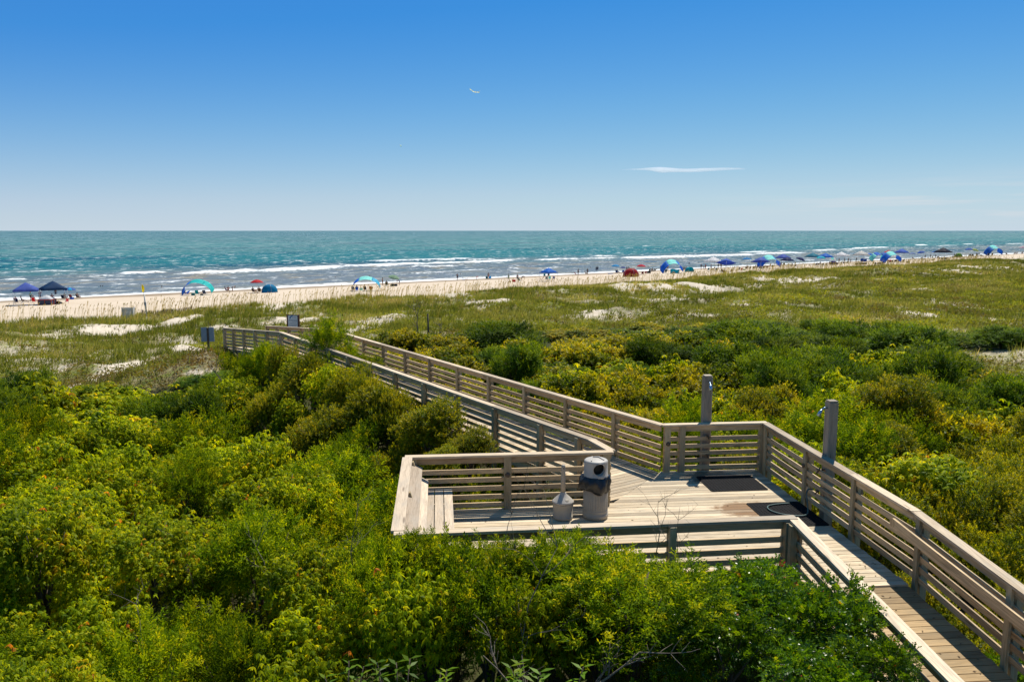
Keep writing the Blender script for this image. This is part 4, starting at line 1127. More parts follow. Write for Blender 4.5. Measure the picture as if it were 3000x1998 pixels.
ANCH = [('creeper', a) for a in ((2440, 1130), (1950, 1060), (2700, 1080), (2150, 1240), (150, 1500), (400, 1300), (150, 1250), (600, 1250), (800, 1180), (850, 1300), (60, 1750), (300, 1650), (1100, 1680), (1500, 1750), (1250, 1850), (200, 1140), (420, 1480), (700, 1400), (1420, 1250), (2080, 1170), (2350, 1320), (2650, 1380))] + \
       [('cedar', a) for a in ((900, 1450), (1000, 1400), (880, 1560), (300, 1880), (700, 1850), (1000, 1750), (1400, 1640), (1620, 1650), (1900, 1720), (100, 1200), (550, 1080), (750, 1060), (520, 1390), (650, 1700), (2150, 1090), (2300, 1050), (2500, 1080), (2400, 1150), (2600, 1150), (1500, 1050), (2000, 1120), (2750, 1030), (1850, 1150), (2250, 1150), (1050, 1500), (2900, 1020), (2200, 1000), (1700, 1160))] + \
       [('myrtle', a) for a in ((2100, 1040), (2330, 1110), (2560, 1130), (2200, 1210), (1600, 1010), (950, 1100), (1150, 1160), (1250, 1200), (1400, 1290), (1320, 1300), (1450, 1080), (1600, 1090), (1750, 1000), (1900, 980), (1350, 1130), (1800, 1230), (1700, 1220), (2600, 1250), (2800, 1250), (2950, 1200), (2600, 1420), (2850, 1450), (2950, 1550), (2300, 1270), (2750, 1350), (2700, 1550), (1950, 1180), (850, 1090), (1050, 1070))] + \
       [('glossy', a) for a in ((2300, 1750), (2450, 1850), (2200, 1850), (2000, 1870), (2500, 1950))]
_AP = np.array([a for _, a in ANCH], float)
def species(x, y, z):
    u, v = pix(x, y, z); u += RNG.normal() * 95; v += RNG.normal() * 45
    return ANCH[int(np.argmin((_AP[:, 0] - u) ** 2 + ((_AP[:, 1] - v) * 1.6) ** 2))][0]

# named bushes first
def sp(kind, u, v, y, rad, label, proto=None, zs=None, dz=0):
    dx, fw, up = ray(u, v); t = y / fw
    return shrub(kind, dx * t, y, rad, CAMZ + up * t + dz, label, None, proto, zs)
sp('cedar', 975, 975, 29.6, .95, 'upright dark cedar rising in front of the far end of the boardwalk', 'cedar_tall', 1.5)
sp('cedar', 1070, 1035, 27.5, .6, 'small dark cedar leaning against the boardwalk beside the taller cedar')
sp('myrtle', 930, 1062, 27.3, 1.25, 'rounded golden myrtle just below the upright dark cedar')
sp('myrtle', 1145, 1125, 22.8, 1.5, 'broad olive myrtle beside the middle of the boardwalk')
sp('myrtle', 1260, 1160, 19.9, 1.25, 'round golden myrtle against the boardwalk railing above the bench bay')
sp('myrtle', 1375, 1248, 17.4, .72, 'small rounded myrtle between the boardwalk and the railing behind the bin')
sp('myrtle', 1290, 1300, 16.6, .6, 'low myrtle sprig clump behind the bench railing')
sp('glossy', 2250, 1665, 9.35, .85, 'glossy bush with a few red leaves in front of the near platform corner')
sp('glossy', 2420, 1722, 8.75, .82, 'dense glossy bush pressed against the ramp railing')
sp('glossy', 2555, 1880, 7.85, .55, 'lower glossy bush spilling over the ramp railing at the bottom edge')
sp('glossy', 2130, 1800, 8.3, .75, 'shaded glossy bush at the bottom between cedar and ramp')
sp('glossy', 2350, 1900, 7.6, .7, 'glossy bush at the very bottom nearest the ramp')
sp('cedar', 2000, 1215, 20.5, .85, 'young pointed cedar behind the first railing corner', 'cedar_tall', 1.25)
sp('cedar', 1900, 1650, 9.7, .9, 'bright feathery cedar in front of the near platform railing')
sp('cedar', 2180, 1670, 9.9, .5, 'small cedar tuft poking up by the near railing')
for k_, (u_, v_, y_, r_, kd_) in enumerate(((1185, 1568, 10.1, .7, 'creeper'), (1330, 1562, 10.2, .7, 'cedar'), (1540, 1566, 10.2, .75, 'cedar'), (1740, 1562, 10.35, .72, 'cedar'), (1840, 1575, 10.35, .6, 'creeper'), (1980, 1588, 10.4, .62, 'cedar'),
        (1260, 1600, 9.5, .85, 'creeper'), (1440, 1605, 9.5, .9, 'cedar'), (1600, 1600, 9.5, .8, 'creeper'), (1770, 1612, 9.5, .85, 'cedar'), (2060, 1640, 9.6, .7, 'cedar'), (1130, 1590, 9.9, .8, 'cedar'))):
    sp(kd_, u_, v_ + (22 if u_ < 1750 else 44) + (40 if u_ > 1900 else 0), y_, r_, DESC[kd_] + ' in the row hiding the near platform railing', None, 1.25)['group'] = 'bushes in front of the near platform railing'
sp('cedar', 1640, 1570, 10.2, .62, 'feathery cedar tips reaching over the rail below the ash stand')
sp('cedar', 1430, 1575, 10.25, .6, 'cedar tips reaching over the near rail')
sp('cedar', 1240, 1565, 10.3, .55, 'cedar sprays covering the near corner of the bench')
sp('cedar', 1870, 1625, 8.9, 1.0, 'thick cedar mass left of the glossy bush')
sp('myrtle', 1870, 957, 55.5, 3.0, 'long golden myrtle mound at the edge of the grassy dunes', 'myrtle_far', 1.7)
sp('myrtle', 1730, 985, 52, 2.2, 'golden myrtle mound sloping down left from the long mound', 'myrtle_far', 1.3)
sp('myrtle', 1660, 1055, 40, 2.2, 'round golden myrtle dome behind the boardwalk', 'myrtle_far', 1.5)
sp('myrtle', 1350, 1030, 41, 1.8, 'golden myrtle just beyond the middle of the boardwalk', 'myrtle_far', 1.3)
sp('myrtle', 2620, 1095, 27, 1.5, 'tall golden myrtle standing above its neighbours right of the shower posts', None, 1.7)
sp('creeper', 2730, 1310, 17.5, 1.6, 'rounded bright bush beyond the middle of the ramp railing')
sp('cedar', 2390, 935, 60, 1.4, 'small dark bush alone on the dune slope', 'cedar_far', .9)
sp('cedar', 2290, 975, 57, 1.4, 'dark low cedar at the upper edge of the thicket', 'cedar_far', 1.0)
sp('cedar', 1262, 975, 57.5, .9, 'dark cedar tuft at the foot of the lone dune post', 'cedar_far', .9)

for k_, (d_, w_, r_, tz, kd_) in enumerate(((3.2, -.75, .6, 6.9, 'cedar'), (4.4, -1.1, .85, 7.15, 'myrtle'), (6.1, -.95, .8, 7.45, 'myrtle'), (7.6, -1.05, .9, 8.1, 'myrtle'), (9.2, -1.0, .85, 8.2, 'myrtle'), (10.8, -1.05, .9, 8.25, 'myrtle'),
        (12.4, -1.0, .85, 8.25, 'creeper'), (14.0, -1.05, .9, 8.25, 'myrtle'), (15.7, -1.0, .85, 8.2, 'creeper'), (17.4, -1.05, .9, 8.1, 'myrtle'), (19.2, -1.0, .85, 7.95, 'cedar'), (21.0, -1.0, .85, 7.6, 'cedar'), (23.0, -.95, .8, 6.75, 'creeper'), (24.6, -.85, .65, 6.75, 'cedar'), (26.0, -.8, .6, 6.65, 'creeper'), (27.5, -.8, .6, 6.6, 'cedar'), (29.0, -.8, .6, 6.5, 'myrtle'), (30.6, -.8, .55, 6.35, 'cedar'))):
    p_ = LB(d_, w_)
    o = shrub(kd_, float(p_[0]), float(p_[1]), r_, tz, DESC[kd_] + ' in the row against the bush side boardwalk railing', 'bushes along the boardwalk railing', None, 1.35)
for k_, (d_, w_, r_, tz, kd_) in enumerate(((2.0, -1.7, .8, 6.5, 'cedar'), (5.2, -2.2, 1.0, 7.0, 'myrtle'), (7.2, -2.4, 1.1, 7.2, 'cedar'), (9.8, -2.4, 1.1, 7.3, 'myrtle'), (12.2, -2.3, 1.0, 7.2, 'creeper'), (14.8, -2.4, 1.1, 7.2, 'myrtle'), (17.4, -2.4, 1.1, 7.0, 'creeper'), (20, -2.3, 1.1, 6.8, 'creeper'), (22.6, -2.2, 1.0, 6.2, 'cedar'))):
    p_ = LB(d_, w_)
    shrub(kd_, float(p_[0]), float(p_[1]), r_, tz, DESC[kd_] + ' one row out from the bush side boardwalk railing', 'bushes one row out from the boardwalk railing', None, 1.4)
# the rest of the thicket
cand = []
tries = 0
N_SHRUB = 0
while tries < 30000 and N_SHRUB < 262:
    tries += 1
    y = 7.2 + 54 * RNG.uniform() ** 1.5; u = RNG.uniform(-150, 3150)
    x = (u - 1500) / F_PX * (y + .6)
    if thicket(x, y) < .5: continue
    rad = float(np.interp(y, [7, 12, 20, 30, 45, 60], [.85, 1.0, 1.25, 1.6, 2.3, 2.8])) * RNG.uniform(.75, 1.2)
    c = timber_clear(x, y)
    if c < rad * .75: 
        if c < .45: continue
        rad = c / .75
        if rad < .45: continue
    ok = True
    for (px_, py_, pr_) in PLACED:
        if abs(px_ - x) < 4 and (px_ - x) ** 2 + (py_ - y) ** 2 < (.56 * (pr_ + rad)) ** 2: ok = False; break
    if not ok: continue
    top = canopy_top(x, y)
    # keep the view of the platform and boardwalk open
    uu, vv = pix(x, y, top)
    if y < 15 and -2.2 < x < 8.5 and not right_side(x, y):
        lim = np.interp(uu, [1100, 1300, 1750, 2000, 2150, 2300, 2500, 2700], [1620, 1620, 1620, 1670, 1710, 1730, 1780, 1960])
        while pix(x, y - rad * .2, top)[1] < lim and top > 5.0: top -= .1
    g = float(ground(x, y))
    if top < g + .5: continue
    k = species(x, y, top)
    if k == 'glossy' and y > 11: k = 'cedar'
    far = y > 26
    side = 'right' if right_side(x, y) else 'left'
    if k == 'cedar' and far and side == 'right': top += RNG.uniform(0, .7)
    where = {'left': 'in the near thicket, bench side of the boardwalk', 'right': 'in the near thicket beyond the ramp'}[side]
    if far: where = {'left': 'at the thicket edge, bench side of the boardwalk', 'right': 'in the far thicket beyond the shower posts'}[side]
    proto = k + '_far' if far and k + '_far' in PROTO else None
    shrub(k, x, y, rad, top, DESC[k] + ' ' + where, DESC[k].split(' bush')[0] + ' bushes ' + where, proto, zs=float(np.clip(rad * RNG.uniform(1.0, 1.35), .5, max((top - g) * .85, .5))))
    N_SHRUB += 1
print('shrubs', N_SHRUB, 'tries', tries)

# large leaved bay sprigs at the bottom edge
def bay_sprig(u, v, y, label, n=9, sc=1.0):
    dx, fw, up = ray(u, v); t = y / fw; r = np.random.default_rng(int(u))
    root = thing('bay_plant', label, 'plant', (dx * t, y, CAMZ + up * t - .9))
    P, D, N_, T = [], [], [], []
    mb = MB(); 
    for s_ in range(4):
        a = r.uniform(0, 6.28); tip = np.array([.22 * math.cos(a), .22 * math.sin(a), .9 + r.uniform(-.18, .05)]) * np.array([sc, sc, 1])
        mb.tube([(0, 0, -.4), tuple(tip * .55), tuple(tip)], [.014, .010, .006], 5)
        for k in range(n):
            an = k * 2.4; h = tip * (1 - .035 * k); d = np.array([math.cos(an), math.sin(an), .55 - .09 * k])
            P.append(h); D.append(d); N_.append(np.array([0, 0, 1.0]) + .2 * r.normal(size=3)); T.append(np.clip(r.normal(.55, .2), 0, 1))
    V = leaves(np.array(P), np.array(D), np.array(N_), r.uniform(.10, .15, len(P)) * sc, r.uniform(.032, .045, len(P)) * sc, .3)
    link('leaves', np_mesh('bay_leaves', V, 4, M['bay'], T), root); link('stems', mb.mesh('stems', M['bark']), root)
bay_sprig(1170, 1945, 8.0, 'large leaved sprig at the bottom edge, middle of its row', 9, 1.1)
bay_sprig(1255, 1965, 7.9, 'smaller large leaved sprig at the bottom edge beside the bigger one', 8, .9)
bay_sprig(1010, 1955, 8.1, 'drooping large leaved sprig at the bottom edge, farthest from the ramp', 9, 1.0)
bay_sprig(1570, 1925, 7.7, 'tall large leaved sprig beneath the bare branch', 10, 1.2)
bay_sprig(1640, 1960, 7.6, 'large leaved sprig at the bottom edge under the bare branch tip', 10, 1.1)

# bare dead branches
def bare(u, v, y, h, label, seed, spread=.35, lean=(0, 0), thick=.012):
    dx, fw, up = ray(u, v); t = y / fw; r = random.Random(seed); mb = MB()
    def grow(p, d, L, rad, depth):
        pts = [p]; q = p; dd = d
        for i in range(4):
            dd = (dd + Vector((r.gauss(0, .16), r.gauss(0, .16), r.gauss(0.02, .12)))).normalized(); q = q + dd * L / 4; pts.append(q)
        mb.tube(pts, [rad, rad * .85, rad * .7, rad * .5, rad * .3], 5)
        if depth:
            for i in range(r.randint(4, 6)):
                k = r.randint(1, 4); a = Vector((r.gauss(0, 1), r.gauss(0, 1), r.gauss(.3, .5))).normalized()
                grow(pts[k], (dd * .7 + a * .8).normalized(), L * r.uniform(.3, .55), rad * .5, depth - 1)
    top = CAMZ + up * t
    grow(Vector((0, 0, 0)), Vector((lean[0], lean[1], 1)).normalized(), h, thick, 2)
    o = link('bare_branch', mb.mesh('bare_branch', M['twig'])); o.location = (dx * t, y, top - h * .9); tag(o, label, 'branch')
bare(1530, 1640, 8.6, 1.5, 'upright bare dead sapling in the middle of the near bushes', 3, thick=.011)
bare(1600, 1880, 7.9, .9, 'bare grey branch leaning left at the bottom edge', 4, lean=(-1.6, .2), thick=.016)
bare(1690, 1840, 8.0, .9, 'bare grey branch leaning right near the bottom edge', 5, lean=(1.9, .2), thick=.018)
bare(1925, 1480, 9.9, .75, 'brown bare twigs standing up before the near platform railing', 6, thick=.008)
bare(1990, 1500, 10.0, .7, 'thin bare twigs beside the brown twigs at the near railing', 7, thick=.006)
bare(1480, 1490, 10.2, .6, 'tiny bare twigs against the near rail below the bench railing post', 8, thick=.006)
bare(1030, 1500, 10.6, .9, 'tangle of grey twigs left of the bench corner', 9, thick=.008)
bare(560, 1590, 12.0, .8, 'grey dead twigs among creeper leaves at mid left', 10, thick=.008)
bare(800, 1620, 11.0, .9, 'pale forked dead twig standing in the left bushes', 12, thick=.009)
bare(410, 1800, 9.6, .8, 'grey bush skeleton low in the left bushes', 13, thick=.009)
bare(665, 1065, 33, 1.6, 'pale leaning dead stick at the edge of the bushes below the bare sand', 14, lean=(-.5, 0), thick=.03)
bare(1222, 915, 60, 1.9, 'leafless shrub standing in the dune grass left of the lone post', 15, thick=.05)
bare(1290, 948, 59, 1.2, 'leafless low shrub right of the lone post', 16, thick=.03)
bare(850, 1000, 31, 1.3, 'grey leafless shrub by the lower end of the boardwalk', 17, thick=.02)
bare(2815, 975, 57, 1.4, 'thin leafless shrub near the short grey post', 18, thick=.03)

# loose undergrowth filling the thicket between the bushes
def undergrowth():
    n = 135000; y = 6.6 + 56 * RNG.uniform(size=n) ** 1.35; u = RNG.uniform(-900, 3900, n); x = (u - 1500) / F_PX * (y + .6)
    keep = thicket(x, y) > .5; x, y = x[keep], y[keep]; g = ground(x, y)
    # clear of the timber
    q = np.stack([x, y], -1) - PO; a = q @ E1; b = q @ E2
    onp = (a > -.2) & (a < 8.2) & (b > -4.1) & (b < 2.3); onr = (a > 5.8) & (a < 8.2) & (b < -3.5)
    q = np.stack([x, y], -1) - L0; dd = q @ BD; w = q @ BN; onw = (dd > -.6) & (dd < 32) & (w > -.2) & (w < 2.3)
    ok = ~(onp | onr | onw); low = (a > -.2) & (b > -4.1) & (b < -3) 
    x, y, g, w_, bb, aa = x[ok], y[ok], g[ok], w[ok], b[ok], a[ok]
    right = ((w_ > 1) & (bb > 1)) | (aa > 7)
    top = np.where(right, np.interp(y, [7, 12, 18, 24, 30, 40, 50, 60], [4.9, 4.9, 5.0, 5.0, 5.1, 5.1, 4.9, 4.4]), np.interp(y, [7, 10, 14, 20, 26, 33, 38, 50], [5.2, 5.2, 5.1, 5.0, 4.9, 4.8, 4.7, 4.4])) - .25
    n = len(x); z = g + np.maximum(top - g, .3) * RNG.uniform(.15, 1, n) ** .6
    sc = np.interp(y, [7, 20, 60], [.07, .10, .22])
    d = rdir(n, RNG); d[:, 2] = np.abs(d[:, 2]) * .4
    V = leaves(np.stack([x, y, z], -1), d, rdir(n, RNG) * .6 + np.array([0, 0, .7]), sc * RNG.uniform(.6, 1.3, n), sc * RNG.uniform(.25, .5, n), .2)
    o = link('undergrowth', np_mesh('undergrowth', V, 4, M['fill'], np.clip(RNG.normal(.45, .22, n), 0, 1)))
    tag(o, 'leafy undergrowth coloured dark as shade in the gaps between the bushes', 'undergrowth', kind='stuff')
undergrowth()

# ------------------------------------------------------------------ dune grass, sea oats, ground cover
def in_view(x, y, pad=420):
    u = 1500 + F_PX * x / (y * CT + .9); return (u > -pad) & (u < 3000 + pad)
def dune_points(n_try, fn, nmin=30, nmax=103, smin=-60, smax=260):
    s = smin + (smax - smin) * RNG.uniform(size=n_try) ** 1.25; n = RNG.uniform(nmin, nmax, n_try); x, y = xy(s, n)
    k = (y > 20) & in_view(x, y); x, y = x[k], y[k]
    k = RNG.uniform(size=len(x)) < fn(x, y); return x[k], y[k]
def on_timber(x, y):
    q = np.stack([x, y], -1) - L0; dd = q @ BD; w = q @ BN; return (dd > -.6) & (dd < 31.3) & (w > -.2) & (w < 2.3)
def grassy(x, y):
    s, n = sn(x, y)
    v = veg_density(x, y)
    return v * (1 - .97 * thicket(x, y)) * (.75 + .25 * sstep(38, 52, n) ) * (.35 + .65 * sstep(.3, .6, fbm(x / 4, y / 4, 120)))
def grass():
    x, y = dune_points(190000, grassy, 0); k = ~on_timber(x, y); x, y = x[k], y[k]
    m = len(x); per = 8
    X = np.repeat(x, per) + RNG.normal(size=m * per) * .14; Y = np.repeat(y, per) + RNG.normal(size=m * per) * .14
    n = len(X); Z = ground(X, Y) - .03
    tall = np.repeat(.55 + .75 * fbm(x / 3, y / 3, 130), per)
    h = RNG.uniform(.4, 1.0, n) * tall * .78; lean = RNG.normal(size=(n, 2)) * .32 + np.array([.16, -.05])
    w = np.interp(Y, [30, 60, 130, 250], [.018, .028, .05, .09]) * RNG.uniform(.7, 1.3, n)
    a = RNG.uniform(0, 3.14, n)
    V = np.empty((n, 3, 3)); V[:, 0] = np.stack([X - np.cos(a) * w, Y - np.sin(a) * w, Z], -1); V[:, 1] = np.stack([X + np.cos(a) * w, Y + np.sin(a) * w, Z], -1)
    V[:, 2] = np.stack([X + lean[:, 0] * h, Y + lean[:, 1] * h, Z + h], -1)
    tb = np.repeat(-.35 + 1.5 * fbm(x / 8, y / 8, 131) + .25 * (RNG.uniform(size=m) - .5), per)
    T = np.clip(tb + RNG.normal(size=n) * .14, 0, 1)
    o = link('dune_grass', np_mesh('dune_grass', V.reshape(-1, 3), 3, M['grass'], T)); tag(o, 'olive green grass covering the dunes behind the beach', 'grass', kind='stuff'); print('blades', n)
grass()
def oats():
    def fn(x, y):
        s, n = sn(x, y); return np.clip(np.exp(-((n - 97.5) / 3.6) ** 2) * 1.0 + .10 * veg_density(x, y) * sstep(55, 70, n), 0, 1) * (1 - .7 * sand_mask(x, y)) * (.3 + .7 * sstep(.35, .6, fbm(x / 3, y / 3, 140)))
    x, y = dune_points(46000, fn, 50, 105); n = len(x); Z = ground(x, y) - .03
    h = RNG.uniform(.9, 1.75, n); ln = np.stack([RNG.normal(.18, .12, n), RNG.normal(0, .12, n)], -1)
    w = np.interp(y, [50, 100, 250], [.010, .016, .03])
    tip = np.stack([x + ln[:, 0] * h, y + ln[:, 1] * h, Z + h], -1); base = np.stack([x, y, Z], -1)
    ex = np.array([1.0, 0, 0])
    st = np.empty((n, 4, 3)); st[:, 0] = base - ex * w[:, None]; st[:, 1] = base + ex * w[:, None]; st[:, 2] = tip + ex * w[:, None] * .6; st[:, 3] = tip - ex * w[:, None] * .6
    hd = unit(np.stack([ln[:, 0] + .35, ln[:, 1], np.full(n, .9)], -1))
    hv = leaves(tip - hd * .08, hd, np.broadcast_to(np.array([.1, -1.0, .2]), (n, 3)), RNG.uniform(.22, .42, n), w * 4.2, .25).reshape(n, 4, 3)
    hv2 = leaves(tip - hd * .05, hd, np.broadcast_to(np.array([1.0, .1, .2]), (n, 3)), RNG.uniform(.22, .40, n), w * 4.2, .25).reshape(n, 4, 3)
    V = np.concatenate([st, hv, hv2]).reshape(-1, 3); T = np.concatenate([RNG.uniform(.1, .5, n), RNG.uniform(.4, 1, n), RNG.uniform(.4, 1, n)])
    o = link('sea_oats', np_mesh('sea_oats', V, 4, M['oats'], T)); tag(o, 'tall straw coloured sea oats along the dune crest', 'sea oats', kind='stuff'); print('oats', n)
oats()
def cover():
    def fn(x, y):
        s, n = sn(x, y)
        p = (1 - thicket(x, y)) * (1 - sand_mask(x, y)) * (1 - .85 * sstep(58, 82, n)) * (1 - sstep(92, 98, n))
        return p * np.maximum(sstep(.36, .56, fbm(x / 3.2, y / 3.2, 150)), np.exp(-((x + 16.0) ** 2 + (y - 40.0) ** 2) / 40.0)) * np.where(n < 52, 1, .5)
    x, y = dune_points(520000, fn, -10, 98, -60, 170); k = ~on_timber(x, y); x, y = x[k], y[k]
    per = 5; x = np.repeat(x, per) + RNG.normal(size=len(x) * per) * .12; y = np.repeat(y, per) + RNG.normal(size=len(y) * per) * .12
    n = len(x); hm = .08 + .5 * sstep(.5, .75, fbm(x / 2.2, y / 2.2, 151))
    z = ground(x, y) + hm * RNG.uniform(0, 1, n)
    sc = np.interp(y, [20, 40, 70, 150], [.12, .15, .2, .28]) * RNG.uniform(.6, 1.4, n)
    d = rdir(n, RNG); d[:, 2] = np.abs(d[:, 2]) * .8
    V = leaves(np.stack([x, y, z], -1), d, rdir(n, RNG) * .7 + np.array([0, 0, .6]), sc, sc * .42, .2)
    T = np.clip(-.25 + 1.4 * fbm(x / 4.5, y / 4.5, 152) + RNG.normal(size=n) * .13, 0, 1)
    T = np.clip(T - .6 * np.exp(-((x + 16.0) ** 2 + (y - 40.0) ** 2) / 30.0), 0, 1)
    o = link('ground_cover', np_mesh('ground_cover', V, 4, M['cover'], T)); tag(o, 'low olive and brown ground cover on the back dunes', 'ground cover', kind='stuff'); print('cover', n)
cover()

# ------------------------------------------------------------------ things on the beach: prototypes
def skin_mesh(name, verts, edges, radii, mat, sub=1):
    me = bpy.data.meshes.new(name); me.from_pydata(verts, edges, [])
    o = bpy.data.objects.new(name, me); COL.objects.link(o)
    o.modifiers.new('s', 'SKIN'); me.skin_vertices.new() if not me.skin_vertices else None
    for i, r in enumerate(radii): me.skin_vertices[0].data[i].radius = (r, r)
    me.skin_vertices[0].data[0].use_root = True
    s = o.modifiers.new('d', 'SUBSURF'); s.levels = sub; s.render_levels = sub
    out = evaluated(o, name); bpy.data.objects.remove(o); out.materials.clear(); out.materials.append(mat)
    out.polygons.foreach_set('use_smooth', [True] * len(out.polygons))
    return out
def body(J):
    """J: joints for one pose; both sides given"""
    names = ['pelvis', 'waist', 'chest', 'neck', 'head0', 'head1'] + [a + s for s in 'LR' for a in ('hip', 'knee', 'ankle', 'toe')] + [a + s for s in 'LR' for a in ('sho', 'elb', 'wri', 'hand')]
    R_ = dict(pelvis=.135, waist=.115, chest=.135, neck=.052, head0=.085, head1=.082, hip=.095, knee=.062, ankle=.042, toe=.032, sho=.062, elb=.043, wri=.030, hand=.032)
    V = [J[n] for n in names]; ix = {n: i for i, n in enumerate(names)}
    E = [('pelvis', 'waist'), ('waist', 'chest'), ('chest', 'neck'), ('neck', 'head0'), ('head0', 'head1')]
    for s in 'LR': E += [('pelvis', 'hip' + s), ('hip' + s, 'knee' + s), ('knee' + s, 'ankle' + s), ('ankle' + s, 'toe' + s), ('chest', 'sho' + s), ('sho' + s, 'elb' + s), ('elb' + s, 'wri' + s), ('wri' + s, 'hand' + s)]
    rad = [R_.get(n, R_.get(n[:-1], .05)) for n in names]
    return V, [(ix[a], ix[b]) for a, b in E], rad
def pose(kind):
    J = dict(pelvis=(0, 0, .95), waist=(0, 0, 1.10), chest=(0, 0, 1.32), neck=(0, -.01, 1.49), head0=(0, -.02, 1.59), head1=(0, -.03, 1.68))
    for s, k in (('L', -1), ('R', 1)):
        J.update({'hip' + s: (k * .09, 0, .90), 'knee' + s: (k * .10, -.02, .50), 'ankle' + s: (k * .11, .02, .08), 'toe' + s: (k * .12, -.14, .04),
                  'sho' + s: (k * .19, 0, 1.42), 'elb' + s: (k * .25, .03, 1.14), 'wri' + s: (k * .25, -.07, .92), 'hand' + s: (k * .24, -.11, .82)})
    if kind == 'walk':
        J.update(kneeL=(-.10, -.18, .52), ankleL=(-.10, -.22, .10), toeL=(-.10, -.38, .06), kneeR=(.10, .06, .50), ankleR=(.10, .30, .12), toeR=(.11, .20, .04), elbL=(-.24, .12, 1.15), wriL=(-.22, .16, .94), handL=(-.21, .15, .85), elbR=(.26, -.08, 1.15), wriR=(.22, -.26, 1.02), handR=(.20, -.33, .97))
    if kind == 'arms':
        J.update(elbL=(-.30, -.12, 1.22), wriL=(-.08, -.24, 1.22), handL=(.0, -.26, 1.24), elbR=(.34, -.10, 1.36), wriR=(.22, -.22, 1.56), handR=(.16, -.24, 1.62))
    if kind == 'bend':
        J.update(waist=(0, -.10, 1.06), chest=(0, -.32, 1.14), neck=(0, -.50, 1.14), head0=(0, -.59, 1.10), head1=(0, -.66, 1.05), pelvis=(0, .06, .96), hipL=(-.09, .05, .90), hipR=(.09, .05, .90))
        for s, k in (('L', -1), ('R', 1)): J.update({'sho' + s: (k * .18, -.40, 1.14), 'elb' + s: (k * .22, -.46, .86), 'wri' + s: (k * .18, -.52, .62), 'hand' + s: (k * .16, -.54, .53)})
    if kind == 'sit':
        J.update(pelvis=(0, .05, .36), waist=(0, .13, .50), chest=(0, .22, .72), neck=(0, .25, .89), head0=(0, .23, .99), head1=(0, .21, 1.08))
        for s, k in (('L', -1), ('R', 1)):
            J.update({'hip' + s: (k * .10, -.02, .34), 'knee' + s: (k * .14, -.44, .46), 'ankle' + s: (k * .14, -.72, .08), 'toe' + s: (k * .14, -.86, .06), 'sho' + s: (k * .19, .22, .82), 'elb' + s: (k * .29, .06, .60), 'wri' + s: (k * .26, -.18, .52), 'hand' + s: (k * .24, -.27, .50)})
    return J
PM = {}
for k in ('stand', 'walk', 'arms', 'bend', 'sit'):
    J = pose(k); V, E, rr_ = body(J)
    bodym = skin_mesh('person_body', V, E, rr_, M['skin'])
    def cl(parts, w, extra=()):
        vs = [J[p] for p in parts]; es = [(i, i + 1) for i in range(len(vs) - 1)]; rr2 = list(w)
        for a, b, ra, t in extra:
            i = len(vs); q = tuple(J[a][c] + (J[b][c] - J[a][c]) * t for c in range(3)); vs.append(q); rr2.append(ra); es.append((parts.index(a), i))
        return vs, es, rr2
    v_, e_, r_ = cl(['waist', 'pelvis', 'hipL'], [.122, .148, .112]); 
    v_ += [tuple(J['hipL'][c] * .45 + J['kneeL'][c] * .55 for c in range(3)), J['hipR'], tuple(J['hipR'][c] * .45 + J['kneeR'][c] * .55 for c in range(3))]; e_ += [(2, 3), (1, 4), (4, 5)]; r_ += [.088, .112, .088]
    shorts = skin_mesh('shorts', v_, e_, r_, M['cloth'])
    v_ = [J['pelvis'], J['waist'], J['chest'], J['shoL'], J['shoR']] + [tuple(J['sho' + s][c] * .4 + J['elb' + s][c] * .6 for c in range(3)) for s in 'LR']
    shirt = skin_mesh('shirt', v_, [(0, 1), (1, 2), (2, 3), (2, 4), (3, 5), (4, 6)], [.150, .132, .150, .076, .076, .062, .062], M['cloth'])
    mb = MB(); h = Vector(J['head1']); d_ = (h - Vector(J['head0'])).normalized()
    c0 = h + Vector((0, .022, -.005))
    mb.lathe([(.095, -.05), (.104, .0), (.096, .05), (.06, .09), (.0001, .102)], 12, c0); hair = mb.mesh('hair', M['hair'])
    PM[k] = (bodym, shorts, shirt, hair)
def person(k, x, y, z, rz, top, bottom, label, scale=1.0):
    bodym, shorts, shirt, hair = PM[k]
    o = link('person', bodym); o.location = (x, y, z); o.rotation_euler = (0, 0, rz); o.scale = (scale,) * 3
    tag(o, label, 'person'); link('hair', hair, o)
    if bottom: paint(link('shorts', shorts, o), bottom)
    if top: paint(link('shirt', shirt, o), top)
    return o
def thick_sheet(mb, grid, t):
    """grid: rows of points -> a sheet with real thickness"""
    nr, nc = len(grid), len(grid[0]); b = len(mb.v)
    for off in (0, -t):
        for row in grid:
            for p in row: mb.v.append((p[0], p[1], p[2] + off))
    def idx(l, i, j): return b + l * nr * nc + i * nc + j
    for i in range(nr - 1):
        for j in range(nc - 1):
            mb.face([idx(0, i, j), idx(0, i, j + 1), idx(0, i + 1, j + 1), idx(0, i + 1, j)], None, .5, True)
            mb.face([idx(1, i, j), idx(1, i + 1, j), idx(1, i + 1, j + 1), idx(1, i, j + 1)], None, .5, True)
    ed = [(0, j) for j in range(nc)] + [(i, nc - 1) for i in range(1, nr)] + [(nr - 1, j) for j in range(nc - 2, -1, -1)] + [(i, 0) for i in range(nr - 2, 0, -1)]
    for k in range(len(ed)):
        a, c = ed[k], ed[(k + 1) % len(ed)]; mb.face([idx(0, *c), idx(0, *a), idx(1, *a), idx(1, *c)])
PROT = {}
def proto(kind, fn): PROT[kind] = fn()
